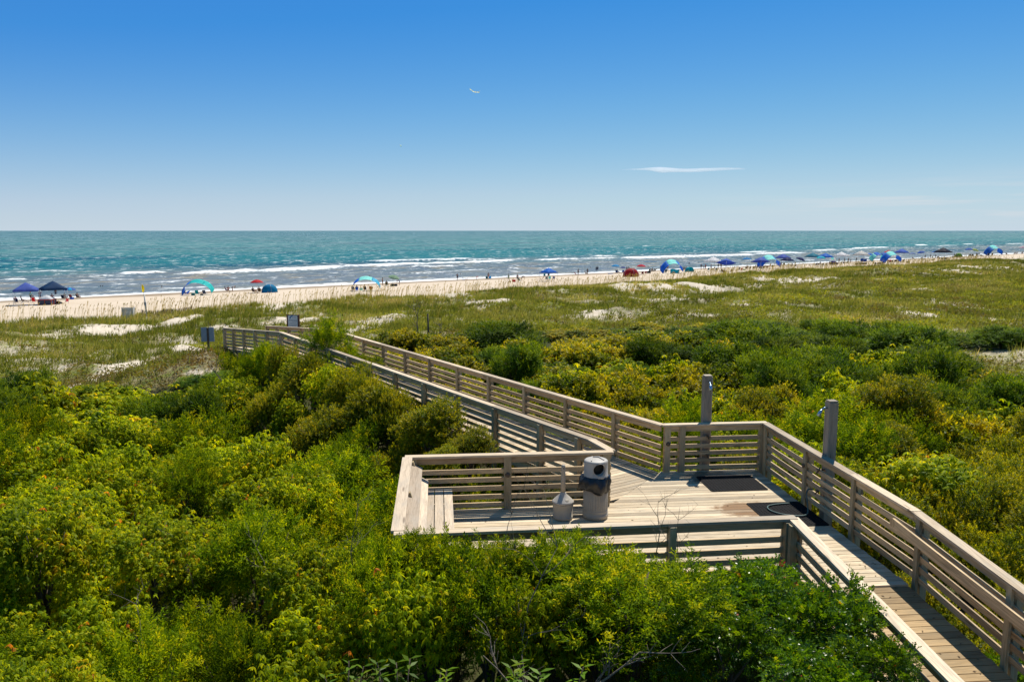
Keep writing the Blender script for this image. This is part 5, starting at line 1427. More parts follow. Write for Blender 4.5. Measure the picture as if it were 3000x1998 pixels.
def chair_p():
    mb = MB(); mb.board((0, -.32, .30), (0, .18, .24), .50, .025); seat = mb.mesh('seat', M['fabric'])
    mb = MB(); mb.board((0, .18, .25), (0, .52, .86), .50, .025, up=(0, -.87, .48)); back = mb.mesh('backrest', M['fabric'])
    mb = MB()
    for s in (-1, 1):
        mb.tube([(s * .27, -.36, 0), (s * .27, -.34, .30), (s * .27, .16, .44), (s * .27, .30, .45)], .014, 5)
        mb.tube([(s * .26, -.34, .30), (s * .26, .18, .24), (s * .26, .54, .90)], .014, 5); mb.tube([(s * .27, .32, 0), (s * .27, -.10, .42)], .014, 5)
    return [('seat', seat, 1), ('backrest', back, 1), ('frame', mb.mesh('frame', M['metal']), 0)]
proto('chair', chair_p)
def umbrella_p():
    out = []
    for par, nm in ((0, 'canopy'), (1, 'canopy_panel')):
        mb = MB()
        for k in range(8):
            if k % 2 != par: continue
            g = []
            for i in range(6):
                t = i / 5; row = []
                for j in range(5):
                    a = 2 * math.pi * (k + j / 4) / 8; r = 1.08 * t * (1 - .05 * math.sin(math.pi * j / 4) * t); row.append((r * math.cos(a), r * math.sin(a), 2.15 - .48 * t ** 1.7 - .02 * t * math.sin(math.pi * j / 4)))
                g.append(row)
            thick_sheet(mb, g, .012)
        out.append((nm, mb.mesh(nm, M['fabric']), 1 + par))
    mb = MB(); mb.tube([(0, 0, -.3), (0, 0, 2.22)], .02, 6); out.append(('pole', mb.mesh('pole', M['metal']), 0))
    return out
proto('umbrella', umbrella_p)
def canopy_p():
    mb = MB(); n = 9; g = []
    for i in range(n):
        row = []
        for j in range(n):
            x = -1.5 + 3 * i / (n - 1); y = -1.5 + 3 * j / (n - 1); m_ = max(abs(x), abs(y)) / 1.5; c = min(abs(x), abs(y)) / 1.5
            row.append((x * (1 - .04 * (1 - c) * m_), y * (1 - .04 * (1 - c) * m_), 3.1 - 1.0 * m_ ** 1.15 - .07 * m_ * (1 - abs(c)) * (m_ < 1)))
        g.append(row)
    thick_sheet(mb, g, .02); roof = mb.mesh('roof', M['fabric'])
    mb = MB()
    for s in (-1, 1):
        mb.board((-1.5, s * 1.5, 2.0), (1.5, s * 1.5, 2.0), .015, .2); mb.board((s * 1.5, -1.485, 2.0), (s * 1.5, 1.485, 2.0), .015, .2)
    val = mb.mesh('valance', M['fabric']); out = [('roof', roof, 1), ('valance', val, 1)]
    for sx in (-1, 1):
        for sy in (-1, 1):
            mb = MB(); mb.tube([(sx * 1.52, sy * 1.52, 0), (sx * 1.47, sy * 1.47, 2.1)], .025, 6); out.append(('leg', mb.mesh('leg', M['metal']), 0))
    return out
proto('canopy', canopy_p)
def arch_p(span=4.6, height=2.2, depth=2.2, bands=3, skew=.0):
    out = []; L = 24
    def pt(t, y):
        a = math.pi * (1.02 - 1.0 * t); x = span / 2 * math.cos(a) + skew * t; z = .25 + height * math.sin(a) ** .75 if 0 < t < 1 else .25
        return (x, y - .12 * math.sin(3 * t * 3.1), z - .10 * (1 - (2 * y / depth) ** 2) * (.4 + .6 * math.sin(a)) + .05 * math.sin(17 * t) * (abs(y) / depth))
    for b in range(bands):
        mb = MB(); g = []
        i0, i1 = int(L * b / bands), int(L * (b + 1) / bands)
        for i in range(i0, i1 + 1):
            g.append([pt(.02 + .96 * i / L, -depth / 2 + depth * j / 5) for j in range(6)])
        thick_sheet(mb, g, .015); out.append(('fabric_panel', mb.mesh('fabric_panel', M['fabric']), 1 + b % 3))
    mb = MB(); mb.tube([(-span / 2, -depth / 2, 0)] + [tuple(Vector(pt(i / 20, -depth / 2)) + Vector((0, 0, .03))) for i in range(1, 20)] + [(span / 2 + skew, -depth / 2, 0)], .022, 6); out.append(('pole', mb.mesh('pole', M['metal']), 0))
    return out
proto('arch', arch_p)
proto('sail', lambda: arch_p(5.2, 2.5, 2.0, 3, .4))
def dome_p():
    mb = MB(); g = []
    for i in range(9):
        t = i / 8; row = []
        for j in range(19):
            a = math.radians(-60 + 300 * j / 18); r = 1.15 * math.sin(t * math.pi / 2) ** .85; row.append((r * math.cos(a) * 1.15, r * math.sin(a) * .9, 1.35 * (math.cos(t * math.pi / 2)) ** .9))
        g.append(row)
    thick_sheet(mb, g, .015); shell = mb.mesh('shell', M['fabric']); mb = MB()
    for a0 in (20, 100, 160):
        a = math.radians(a0); mb.tube([(1.17 * 1.15 * math.sin(t) ** .85 * math.cos(a), .915 * 1.15 * math.sin(t) ** .85 * math.sin(a), 1.37 * max(math.cos(t), 0) ** .9) for t in [k * math.pi / 16 for k in range(1, 9)]], .018, 5)
    return [('shell', shell, 1), ('poles', mb.mesh('poles', M['metal']), 0)]
proto('tent', dome_p)
def playpen_p():
    mb = MB(); g = []
    for i in range(7):
        row = []
        for j in range(7):
            x = -.75 + 1.5 * i / 6; y = -.75 + 1.5 * j / 6; m_ = max(abs(x), abs(y)) / .75; row.append((x, y, 1.25 - .52 * m_ ** 1.5))
        g.append(row)
    thick_sheet(mb, g, .015); out = [('roof', mb.mesh('roof', M['fabric']), 1)]
    mb = MB()
    for s in (-1, 1):
        for z in (.04, .70): mb.board((-.78, s * .77, z), (.78, s * .77, z), .03, .08); mb.board((s * .77, -.755, z), (s * .77, .755, z), .03, .08)
        for sy in (-1, 0, 1): mb.board((s * .785, sy * .76, .0), (s * .785, sy * .76, .72), .06, .03)
        mb.board((0, s * .785, .0), (0, s * .785, .72), .06, .03)
    out.append(('frame', mb.mesh('frame', M['fabric']), 2)); mb = MB()
    for s in (-1, 1): mb.board((-.74, s * .75, .37), (.74, s * .75, .37), .01, .60); mb.board((s * .75, -.735, .37), (s * .75, .735, .37), .01, .60)
    out.append(('mesh_wall', mb.mesh('mesh_wall', M['navy_paint']), 0)); return out
proto('playpen', playpen_p)
def break_p():
    mb = MB(); g = []
    for i in range(9): g.append([(-1.25 + 2.5 * i / 8, .10 * math.sin(i * 1.1), .05 + 1.15 * j / 4 + (.10 * math.sin(i * .8) if j == 4 else 0)) for j in range(5)])
    b = len(mb.v); thick_sheet(mb, [[(p[0], p[1], p[2]) for p in r] for r in g], .0); mb.v = [(x, y + (.012 if i >= 45 else 0), z) for i, (x, y, z) in enumerate(mb.v)]
    out = [('fabric_panel', mb.mesh('fabric_panel', M['fabric']), 1)]
    for x in (-1.25, 0, 1.25):
        mb = MB(); mb.tube([(x, .03, -.2), (x, .03, 1.3)], .018, 5); out.append(('pole', mb.mesh('pole', M['metal']), 0))
    return out
proto('windbreak', break_p)
def cooler_p():
    mb = MB(); mb.box((0, 0, .17), (.60, .36, .34)); out = [('body', mb.mesh('body', M['fabric']), 1)]
    mb = MB(); mb.box((0, 0, .375), (.63, .39, .07)); out.append(('lid', mb.mesh('lid', M['fabric']), 2))
    mb = MB(); mb.tube([(-.33, 0, .22), (-.34, 0, .46), (.34, 0, .46), (.33, 0, .22)], .015, 5); out.append(('handle', mb.mesh('handle', M['metal']), 0)); return out
proto('cooler', cooler_p)
def bucket_p():
    mb = MB(); mb.lathe([(.11, 0), (.15, .30), (.158, .30), (.158, .32), (.14, .32), (.10, .02), (.0001, .02)], 16); out = [('body', mb.mesh('body', M['fabric']), 1)]
    mb = MB(); mb.tube([(-.155, 0, .3), (-.12, 0, .42), (0, 0, .47), (.12, 0, .42), (.155, 0, .3)], .008, 5); out.append(('handle', mb.mesh('handle', M['metal']), 0)); return out
proto('bucket', bucket_p)
def bag_p():
    mb = MB(); mb.lathe([(.28, 0), (.34, .05), (.33, .22), (.22, .33), (.08, .36), (.0001, .36)], 14, fn=lambda r, z, a: r * (1 + .25 * math.cos(2 * a) + .08 * math.sin(5 * a))); out = [('body', mb.mesh('body', M['fabric']), 1)]
    mb = MB(); mb.tube([(-.2, 0, .3), (-.12, 0, .48), (.12, 0, .48), (.2, 0, .3)], .015, 5); out.append(('strap', mb.mesh('strap', M['fabric']), 1)); return out
proto('bag', bag_p)
def float_p():
    mb = MB(); pts = [(.85 * math.cos(a), .55 * math.sin(a), .1) for a in [k * 2 * math.pi / 20 for k in range(21)]]
    mb.tube(pts, .16, 8, caps=False); out = [('ring', mb.mesh('ring', M['fabric']), 1)]
    mb = MB(); mb.box((0, 0, .06), (1.4, .8, .06)); out.append(('floor', mb.mesh('floor', M['fabric']), 2)); return out
proto('float', float_p)
def lounge_p():
    mb = MB(); mb.board((0, -1.0, .30), (0, .25, .28), .60, .03); out = [('seat', mb.mesh('seat', M['fabric']), 1)]
    mb = MB(); mb.board((0, .25, .29), (0, .75, .80), .60, .03, up=(0, -.7, .7)); out.append(('backrest', mb.mesh('backrest', M['fabric']), 1))
    mb = MB()
    for s in (-1, 1): mb.tube([(s * .31, -1.0, 0), (s * .31, -.98, .3), (s * .31, .25, .28), (s * .31, .78, .84)], .015, 5); mb.tube([(s * .31, .5, 0), (s * .31, .1, .28)], .015, 5)
    out.append(('frame', mb.mesh('frame', M['metal']), 0)); return out
proto('lounger', lounge_p)

def bxy(u, v):
    """beach spot of a pixel, over the dune crest and short of the water"""
    for k in range(60):
        z = 1.0
        for _ in range(6):
            x, y = at_z(u, v, z); n = sn(x, y)[1]; z = float(np.interp(max(n, 106), PN, PZ))
        if n < 161: return x, y, float(ground(x, y)) if n > 106 else z
        v += .4
    return x, y, z
NM = dict(chair=('beach_chair', 'chair'), umbrella=('beach_umbrella', 'umbrella'), canopy=('canopy_tent', 'canopy'), arch=('arch_shade', 'sun shade'), sail=('wind_shade', 'sun shade'), tent=('beach_tent', 'tent'),
          playpen=('play_tent', 'tent'), windbreak=('windbreak', 'windbreak'), cooler=('cooler_box', 'cooler'), bucket=('bucket', 'bucket'), bag=('beach_bag', 'bag'), float=('pool_float', 'float'), lounger=('beach_lounger', 'lounger'))
FIRST = {}
def put(kind, u, v, label, cols, rz=0.0, sc=1.0, group=None, tilt=(0, 0)):
    x, y, z = bxy(u, v)
    if kind == 'arch': tilt, sc = (24, 0), sc * 1.12
    if u > 1900 and kind in ('canopy', 'umbrella', 'tent'): sc *= 1.25
    root = thing(NM[kind][0], label, NM[kind][1], (x, y, z - .01), R(rz), group); root.scale = (sc, sc, sc * (1.12 if kind == 'arch' else 1.0))
    root.rotation_euler = (R(tilt[0]), R(tilt[1]), R(rz))
    cols = [cols] if not hasattr(cols[0], '__len__') else cols
    for nm, me, ci in PROT[kind]:
        c = link(nm, me, root)
        if ci: paint(c, cols[min(ci - 1, len(cols) - 1)])
    return root
TEAL, AQUA, BLUE, SKYB, NAVY, VIOL, RED, WHITE, GREEN, LIME, DGREY, MAROON, PURP, BROWN, ORANGE, PINK = (.04, .62, .60), (.35, .85, .80), (.02, .19, .68), (.04, .46, .75), (.015, .03, .11), (.10, .16, .52), (.66, .04, .05), (.82, .82, .83), (.33, .48, .32), (.22, .42, .04), (.05, .05, .06), (.20, .03, .04), (.08, .03, .22), (.12, .06, .04), (.55, .09, .03), (.75, .2, .25)
def pp(k, u, v, label, top=None, bottom=NAVY, rz=0, sc=1.0):
    x, y, z = bxy(u, v); person(k, x, y, z, R(rz), top, bottom, label, sc)
def wade(u, v, label, dip, top=None, rz=0, k='stand', sc=1.0):
    x, y = at_z(u, v, 0.0); person(k, x, y, -dip, R(rz), top, NAVY, label, sc)

# ------------------------------------------------------------------ things on the beach: placement
# far left camp
put('canopy', 80, 893, 'indigo pop up canopy, leftmost of all on the beach', VIOL, 28, 1.15)
put('canopy', 159, 890, 'dark blue pop up canopy overlapping the indigo one', (.012, .06, .16), 36, 1.2)
put('umbrella', 206, 876, 'teal and violet panelled umbrella beside the dark blue canopy', [SKYB, VIOL], 10, 1.0)
put('playpen', 139, 893, 'white roofed play tent with orange frame and dark mesh sides', [WHITE, ORANGE], 8, 1.25)
put('chair', 49, 889, 'navy chair at the outer edge of the indigo canopy', NAVY, 200)
pp('sit', 47, 888, 'person with a pink towel round the head, in the outermost navy chair', PINK, NAVY, 200)
put('lounger', 70, 889, 'dark lounger in the shade of the indigo canopy', (.03, .04, .05), 120)
pp('sit', 67, 887, 'person in dark clothes reclining on the shaded lounger', (.05, .06, .08), DGREY, 120)
put('chair', 101, 887, 'red chair under the indigo canopy', RED, 190)
pp('sit', 100, 886, 'person sitting in the red chair under the indigo canopy', MAROON, NAVY, 190)
pp('stand', 91, 881, 'person in a long turquoise top standing behind the red chair', (.25, .62, .58), DGREY, 170)
pp('arms', 118, 879, 'person in dark swimwear standing where the two canopies meet', (.04, .04, .10), NAVY, 60)
pp('sit', 154, 879, 'person in purple sitting behind the play tent', PURP, PURP, 200)
put('bag', 168, 890, 'black beach bag lying right of the play tent', (.02, .02, .025), 20, 1.3)
put('bag', 177, 890, 'grey bag beyond the black bag near the play tent', (.10, .10, .11), 70, .9)
put('chair', 187, 873, 'navy chair facing the sea under the panelled umbrella', NAVY, 180)
pp('sit', 192, 872, 'person beside the navy chair under the panelled umbrella', None, BROWN, 180)
put('chair', 210, 874, 'red and blue striped chair under the panelled umbrella', [RED, BLUE], 180)
put('cooler', 211, 877, 'blue cooler behind the striped chair', [BLUE, BLUE], 0, .9)
put('chair', 230, 872, 'brown chair just outside the panelled umbrella', BROWN, 180)
pp('sit', 229, 871, 'tanned person in the brown chair outside the panelled umbrella', (.2, .2, .22), BROWN, 180)
put('bucket', 198, 883, 'red bucket standing on open sand near the panelled umbrella', RED, 0, 1.5)
put('bag', 195, 884, 'small pink toy bag beside the red bucket', PINK, 0, .6)
# turquoise wind shade camp
put('sail', 579, 864, 'plain turquoise wind shade arching over two chairs', [BLUE, TEAL, TEAL], 4, .98, None, (17, 0))
put('lounger', 545, 864, 'blue lounger under the left end of the turquoise wind shade', BLUE, 250)
pp('sit', 543, 863, 'person reclining under the left end of the turquoise wind shade', (.10, .10, .11), DGREY, 70)
put('cooler', 566, 865, 'pale green cooler between lounger and chairs', [(.2, .35, .30), AQUA], 5)
put('chair', 579, 865, 'teal and blue chair next to the pale green cooler', [TEAL, BLUE], 182, 1.15)
put('chair', 601, 865, 'blue chair with a grey towel, farther from the cooler', [(.12, .14, .2), BLUE], 176, 1.15)
put('bag', 591, 864, 'dark bag between the two chairs under the wind shade', DGREY, 0, .7)
pp('sit', 663, 854, 'person in purple sitting on the sand near the water', PURP, PURP, 120)
pp('sit', 669, 854, 'person in red sitting next to the one in purple', RED, DGREY, 200)
pp('bend', 681, 854, 'person in a white top bending over beside the seated pair', (.6, .62, .62), NAVY, 90)
# red umbrella and blue tent
put('umbrella', 754, 858, 'plain red umbrella beside a blue dome tent', RED, 0, 1.2)
pp('sit', 744, 857, 'tanned person sitting under the red umbrella, left of its pole', None, BROWN, 150)
put('chair', 745, 858, 'brown chair under the red umbrella, left of its pole', BROWN, 150)
pp('sit', 759, 856, 'tanned person sitting under the red umbrella, right of its pole', BROWN, BROWN, 200)
put('chair', 760, 857, 'tan chair under the red umbrella, right of its pole', (.2, .13, .07), 200)
put('tent', 790, 857, 'bright blue dome tent beside the red umbrella', (.01, .30, .55), 200, 1.15)
# second wind shade and green umbrella
put('sail', 1071, 852, 'blue edged aqua wind shade over a seated group', [BLUE, AQUA, (.10, .55, .75)], 6, .95, None, (17, 0))
put('chair', 1034, 852, 'dark chair under the aqua wind shade, at its low end', (.04, .07, .10), 185)
pp('sit', 1046, 852, 'dark haired person in a blue chair under the aqua wind shade', (.05, .12, .2), NAVY, 185)
put('chair', 1046, 853, 'blue chair holding the dark haired person', BLUE, 185)
pp('sit', 1069, 851, 'person in a slate shirt under the middle of the aqua wind shade', (.10, .13, .2), DGREY, 180)
put('chair', 1070, 852, 'grey chair under the middle of the aqua wind shade', DGREY, 180)
put('chair', 1087, 851, 'red chair under the aqua wind shade', (.42, .06, .04), 180)
put('cooler', 1058, 850, 'aqua cooler between the chairs of the aqua wind shade', [AQUA, AQUA], 0)
wade(1084, 823, 'child standing in shallow water behind the aqua wind shade', .35, (.05, .05, .08))
pp('stand', 1121, 837, 'bronzed person standing left of the green umbrella', None, BROWN, 80)
put('umbrella', 1149, 838, 'pale green umbrella tilted into the wind', GREEN, 0, 1.15, None, (10, 14))
pp('bend', 1170, 836, 'person in dark shirt bending towards the green umbrella', (.06, .07, .12), BROWN, -90)
put('chair', 1133, 838, 'olive chair in front of the green umbrella', (.13, .13, .06), 180)
pp('sit', 1133, 837, 'person sitting below the green umbrella', (.10, .09, .06), BROWN, 180)
put('bag', 1150, 838, 'khaki bags heaped under the green umbrella', (.17, .15, .08), 30, 1.2)
put('cooler', 1160, 838, 'dark cooler under the green umbrella', [DGREY, DGREY], 10)
# shallows, middle
wade(295, 840, 'first of two swimmers beyond the flag, head only', 1.45, None)
wade(301, 840, 'second of two swimmers beyond the flag, light hair', 1.45, None, 30)
wade(163, 860, 'person waist deep in the water behind the dark blue canopy', .85, None, 200)
wade(474, 841, 'lone swimmer in the foam left of the turquoise wind shade', 1.45)
wade(961, 815, 'left swimmer of a pair beyond the sea oats', 1.45); wade(982, 815, 'right swimmer of a pair beyond the sea oats', 1.4)
wade(1041, 812, 'swimmer near the top of the aqua wind shade', 1.45)
wade(1278, 805, 'swimmer beside the white and blue float', 1.4); wade(1282, 805, 'swimmer holding the white and blue float', 1.4, None, 40)
x_, y_ = at_z(1290, 801, 0); o = put('float', 1290, 801, 'white and blue float on the water with two swimmers beside it', [WHITE, SKYB], 15); o.location = (x_, y_, .05)
wade(1349, 804, 'swimmer right of the dark figure at the water edge', 1.4)
wade(1432, 788, 'left of two distant swimmers above the paired chairs', 1.45); wade(1439, 787, 'right of two distant swimmers above the paired chairs', 1.25)
pp('arms', 1340, 816, 'dark figure standing at the edge of the foam', (.04, .04, .07), NAVY, 180)
put('chair', 1359, 816, 'blue chair by the foam, back to the red one', BLUE, 90)
put('chair', 1366, 816, 'red chair by the foam, back to the blue one', RED, -80)
pp('bend', 1396, 816, 'child in red bending over by the foam', RED, RED, 100, .75)
pp('stand', 1431, 815, 'person in pink swimwear standing between two blue chairs', None, (.5, .15, .15), 170)
put('chair', 1426, 814, 'green blue chair left of the person in pink', (.03, .2, .22), 180)
put('chair', 1436, 813, 'light blue chair right of the person in pink', SKYB, 180)
pp('walk', 1490, 825, 'person in a pale green wrap carrying a chair on the back', (.35, .5, .38), (.3, .45, .2), 160)
o = put('chair', 1486, 824, 'blue folding chair carried by the person in pale green', BLUE, 100, .8); o.location.z += .7
put('cooler', 1505, 826, 'red cooler next to the people unpacking', [RED, RED], 0, 1.3)
pp('stand', 1516, 825, 'tanned person standing right of the red cooler', None, (.05, .05, .06), 200)
pp('bend', 1529, 824, 'person bending over a chair right of the red cooler', (.1, .06, .06), (.1, .12, .2), 90)
put('chair', 1522, 825, 'grey blue chair being unfolded by the red cooler', (.12, .24, .28), 150)
# royal blue canopy
put('canopy', 1607, 824, 'royal blue canopy standing alone above the middle dunes', (.02, .20, .66), 38, 1.0)
put('chair', 1595, 806, 'teal chair seaward of the royal blue canopy', (.05, .28, .32), 180)
put('chair', 1607, 806, 'grey chair seaward of the royal blue canopy', (.1, .12, .12), 180)
put('lounger', 1584, 822, 'dark red lounger in front of the royal blue canopy', (.28, .04, .03), 250)
put('chair', 1601, 821, 'grey striped chair in front of the royal blue canopy', (.25, .28, .3), 180)
put('chair', 1610, 820, 'teal chair in front of the royal blue canopy', TEAL, 180)
put('chair', 1622, 820, 'lavender chair in front of the royal blue canopy', (.3, .3, .42), 180)
pp('stand', 1694, 803, 'person beside a red lounger at the foam edge', None, DGREY, 180)
put('lounger', 1690, 803, 'red lounger beside a standing person at the foam edge', (.5, .08, .06), 110)
pp('stand', 1721, 801, 'dark person standing upright in front of the foam', (.06, .05, .05), DGREY, 170)
pp('sit', 1716, 802, 'person sitting on the sand at the feet of the dark standing one', None, BROWN, 90)
wade(1714, 787, 'swimmer left of the dark standing person', 1.3); wade(1730, 786, 'swimmer right of the dark standing person', 1.35)
wade(1747, 790, 'left wader of a pair thigh deep in dark clothes', .75, (.05, .07, .1)); wade(1751, 789, 'right wader of a pair thigh deep in dark clothes', .75, (.05, .06, .1))
# red tent camp
put('umbrella', 1803, 800, 'sky blue umbrella left of the red dome tent', (.02, .36, .68), 0, 1.2)
put('float', 1789, 803, 'blue inflatable lying under the sky blue umbrella', [(.01, .2, .45), BLUE], 0, .8)
put('chair', 1808, 802, 'navy high backed chair under the sky blue umbrella', (.01, .06, .2), 150, 1.2)
pp('sit', 1810, 801, 'person in blue in the navy high backed chair', (.02, .08, .28), NAVY, 120)
put('umbrella', 1825, 797, 'small dark blue umbrella behind the red dome tent', (.03, .06, .32), 0, .85)
put('chair', 1825, 796, 'blue chair under the small dark blue umbrella', BLUE, 180)
pp('stand', 1836, 790, 'person in green top behind the red dome tent', (.06, .16, .16), NAVY, 180)
pp('stand', 1842, 787, 'dark haired person at the water behind the red dome tent', (.08, .05, .05), DGREY, 190)
put('tent', 1848, 811, 'large red dome tent behind the sea oats', (.50, .03, .04), 190, 1.55)
put('umbrella', 1878, 804, 'flat red umbrella right of the red dome tent', (.60, .03, .07), 0, 1.25)
pp('sit', 1868, 806, 'child in blue at the door of the red dome tent', BLUE, NAVY, 120, .8)
put('chair', 1882, 805, 'dark red chair under the flat red umbrella', MAROON, 180)
put('chair', 1891, 803, 'red lounge chair right of the flat red umbrella', (.4, .05, .06), 185)
put('chair', 1898, 803, 'dark chair right of the red lounge chair', DGREY, 180)
put('chair', 1903, 803, 'black chair at the end of the red umbrella row', (.02, .02, .02), 178)
wade(1899, 782, 'distant swimmer over the flat red umbrella', 1.4)
for i_, (u_, v_) in enumerate(((1903, 794), (1909, 793), (1914, 793), (1918, 793))): put('chair', u_, v_, 'small dark chair in the row at the foam right of the red umbrella', (.04, .045, .04), 180 + 15 * i_, 1.0, 'dark chairs in a row by the foam')
pp('sit', 1910, 792, 'person sitting among the dark chairs by the foam', (.07, .07, .06), DGREY, 180)
# blue and teal arch camp
put('arch', 1966, 800, 'large blue and aqua arch shade behind teal windbreaks', [BLUE, AQUA, (.03, .26, .78)], 12, 1.12)
put('windbreak', 1977, 802, 'teal windbreak panel standing before the blue and aqua arch', (.01, .42, .52), 5, 1.0)
put('tent', 2020, 797, 'small teal pop up shelter right of the teal windbreak', (.02, .45, .52), 20, .85)
put('chair', 1949, 800, 'round backed dark teal chair under the blue and aqua arch', (.03, .12, .15), 200, 1.2)
pp('sit', 1950, 799, 'person in the round backed dark teal chair', (.06, .07, .08), DGREY, 200)
pp('stand', 1936, 791, 'dark blue clad person at the foot of the blue and aqua arch', NAVY, NAVY, 170)
pp('stand', 1956, 788, 'person in pink seen through the blue and aqua arch', (.4, .1, .15), None, 180)
for i_, (u_, v_) in enumerate(((1998, 788), (2003, 787), (2008, 787))): pp('sit', u_, v_, ('bare backed person sitting left in the trio behind the teal shelter', 'person in dark top in the middle of the trio behind the teal shelter', 'person in brown sitting right in the trio behind the teal shelter')[i_], (None, DGREY, BROWN)[i_], NAVY, 160 + 30 * i_)
wade(2019, 774, 'swimmer standing chest deep behind the teal shelter', 1.0); wade(2047, 772, 'swimmer between the teal shelter and the white canopy', 1.35)
# first white canopy
put('canopy', 2089, 792, 'white canopy behind a drooping blue one', WHITE, 40, 1.05)
put('canopy', 2126, 796, 'blue fabric canopy sagging in front of the white one', (.07, .15, .55), 30, 1.0, None, (-10, 12))
pp('stand', 2054, 787, 'dark figure left of the first white canopy', DGREY, DGREY, 180)
SH = [(2062, 790, 'bend', BROWN), (2067, 790, 'stand', (.3, .05, .05)), (2083, 791, 'stand', (.2, .2, .45)), (2092, 791, 'sit', (.1, .1, .1)), (2104, 788, 'stand', (.08, .08, .1)), (2112, 788, 'stand', (.12, .1, .06))]
SL = ['person stooping at the left leg of the first white canopy', 'person in dark red under the first white canopy', 'person in lilac under the first white canopy', 'person seated low under the first white canopy', 'dark haired person between the white and the sagging canopy', 'person in khaki between the white and the sagging canopy']
for (u_, v_, k_, c_), l_ in zip(SH, SL): pp(k_, u_, v_, l_, c_, DGREY, 180 + u_ % 60)
put('chair', 2075, 793, 'teal chair under the left side of the first white canopy', (.1, .25, .25), 180)
put('chair', 2098, 793, 'green chair in the shade of the first white canopy', (.1, .14, .1), 175)
put('cooler', 2120, 796, 'red and white cooler below the sagging canopy', [RED, WHITE], 0, 1.1)
put('bag', 2122, 799, 'dark bag before the sagging canopy', (.05, .07, .09), 0)
put('chair', 2112, 797, 'dark chair left of the red and white cooler', (.1, .1, .08), 190)
put('chair', 2143, 797, 'charcoal chair at the drooping end of the sagging canopy', DGREY, 170)
pp('sit', 2166, 793, 'person in green sitting right of the sagging canopy', (.08, .12, .08), DGREY, 180)
put('chair', 2172, 794, 'orange red chair right of the sagging canopy', (.45, .09, .05), 180)
put('bag', 2180, 792, 'bright yellow green bag near the orange red chair', LIME, 0, .9)
put('umbrella', 2187, 780, 'azure umbrella close to the foam between two canopies', (.02, .28, .60), 0, 1.2)
# second arch and indigo canopies
put('arch', 2250, 787, 'wide arch shade in royal blue and mint, first of its kind after the azure umbrella', [BLUE, AQUA, (.03, .24, .76)], 14, 1.25)
put('canopy', 2228, 792, 'indigo canopy low in front of the wide royal blue and mint arch', VIOL, 30, 1.0, None, (-6, 4))
put('canopy', 2293, 776, 'indigo peaked canopy right of the wide arch', (.10, .16, .55), 35, 1.05)
put('canopy', 2305, 783, 'flat navy canopy tucked below the indigo peaked one', (.02, .03, .14), 25, .85)
put('umbrella', 2336, 781, 'navy umbrella leaning on its guy rope', (.02, .035, .16), 0, 1.2, None, (0, 22))
GL = [(2186, 'brown'), (2196, 'dark'), (2206, 'tan'), (2216, 'grey'), (2226, 'black'), (2236, 'olive'), (2246, 'maroon')]
GC = dict(brown=BROWN, dark=DGREY, tan=(.25, .18, .1), grey=(.15, .15, .15), black=(.02, .02, .02), olive=(.1, .1, .04), maroon=MAROON)
for i_, (u_, c_) in enumerate(GL): put('chair', u_, 790 - i_ * .5, c_ + ' chair in the line under the low indigo canopy', GC[c_], 180 + (i_ * 37) % 40 - 20)
pp('sit', 2190, 788, 'person in khaki left under the low indigo canopy', (.15, .13, .07), DGREY, 170); pp('sit', 2212, 788, 'person in olive in the middle under the low indigo canopy', (.12, .12, .05), DGREY, 180); pp('sit', 2240, 787, 'person in red right under the low indigo canopy', (.4, .06, .05), DGREY, 185)
pp('sit', 2289, 775, 'person in red under the indigo peaked canopy', (.35, .05, .05), NAVY, 170); put('chair', 2296, 776, 'black chair under the indigo peaked canopy', DGREY, 170)
pp('sit', 2256, 783, 'bronzed person in front of the wide arch', None, RED, 180); put('chair', 2262, 784, 'green chair in front of the wide arch', (.08, .14, .06), 180)
pp('sit', 2320, 782, 'person in blue between the navy canopies', (.05, .1, .3), DGREY, 180); put('chair', 2330, 782, 'grey chair at the foot of the guy rope', (.2, .2, .2), 180)
# teal and blue canopies, white pair
put('canopy', 2380, 775, 'dark teal canopy, left of a blue one it touches', (.02, .26, .36), 40, 1.1)
put('canopy', 2417, 776, 'royal blue canopy touching the dark teal one', (.03, .20, .65), 32, 1.05)
put('umbrella', 2404, 779, 'teal umbrella with a green rim below the two touching canopies', [TEAL, SKYB], 0, 1.2)
put('umbrella', 2432, 775, 'white and aqua umbrella leaning at the right end of the royal blue canopy', [WHITE, AQUA], 0, 1.0, None, (0, 20))
put('tent', 2442, 776, 'small purple pop up tent by the first of two white canopies', PURP, 150, .8)
put('bag', 2451, 775, 'maroon bag beside the small purple tent', MAROON, 0, 1.5)
put('canopy', 2464, 771, 'white canopy right of the purple tent, left of a white pair', WHITE, 42, 1.1)
put('canopy', 2522, 769, 'cream white canopy, right one of a white pair', (.72, .70, .66), 40, 1.15)
for u_, v_, k_, c_, l_ in ((2458, 770, 'stand', None, 'tanned person standing under the left white canopy'), (2474, 769, 'stand', (.3, .33, .33), 'person in pale grey under the left white canopy'), (2485, 769, 'stand', (.2, .12, .08), 'person in brown at the right leg of the left white canopy'), (2492, 773, 'arms', (.05, .06, .12), 'person in navy standing between the two white canopies'), (2509, 765, 'stand', (.1, .2, .2), 'person in teal under the right white canopy'),
                            (2402, 777, 'sit', DGREY, 'person in black under the teal umbrella'), (2430, 775, 'sit', (.3, .08, .06), 'person in rust by the white and aqua umbrella')): pp(k_, u_, v_, l_, c_, DGREY, 180)
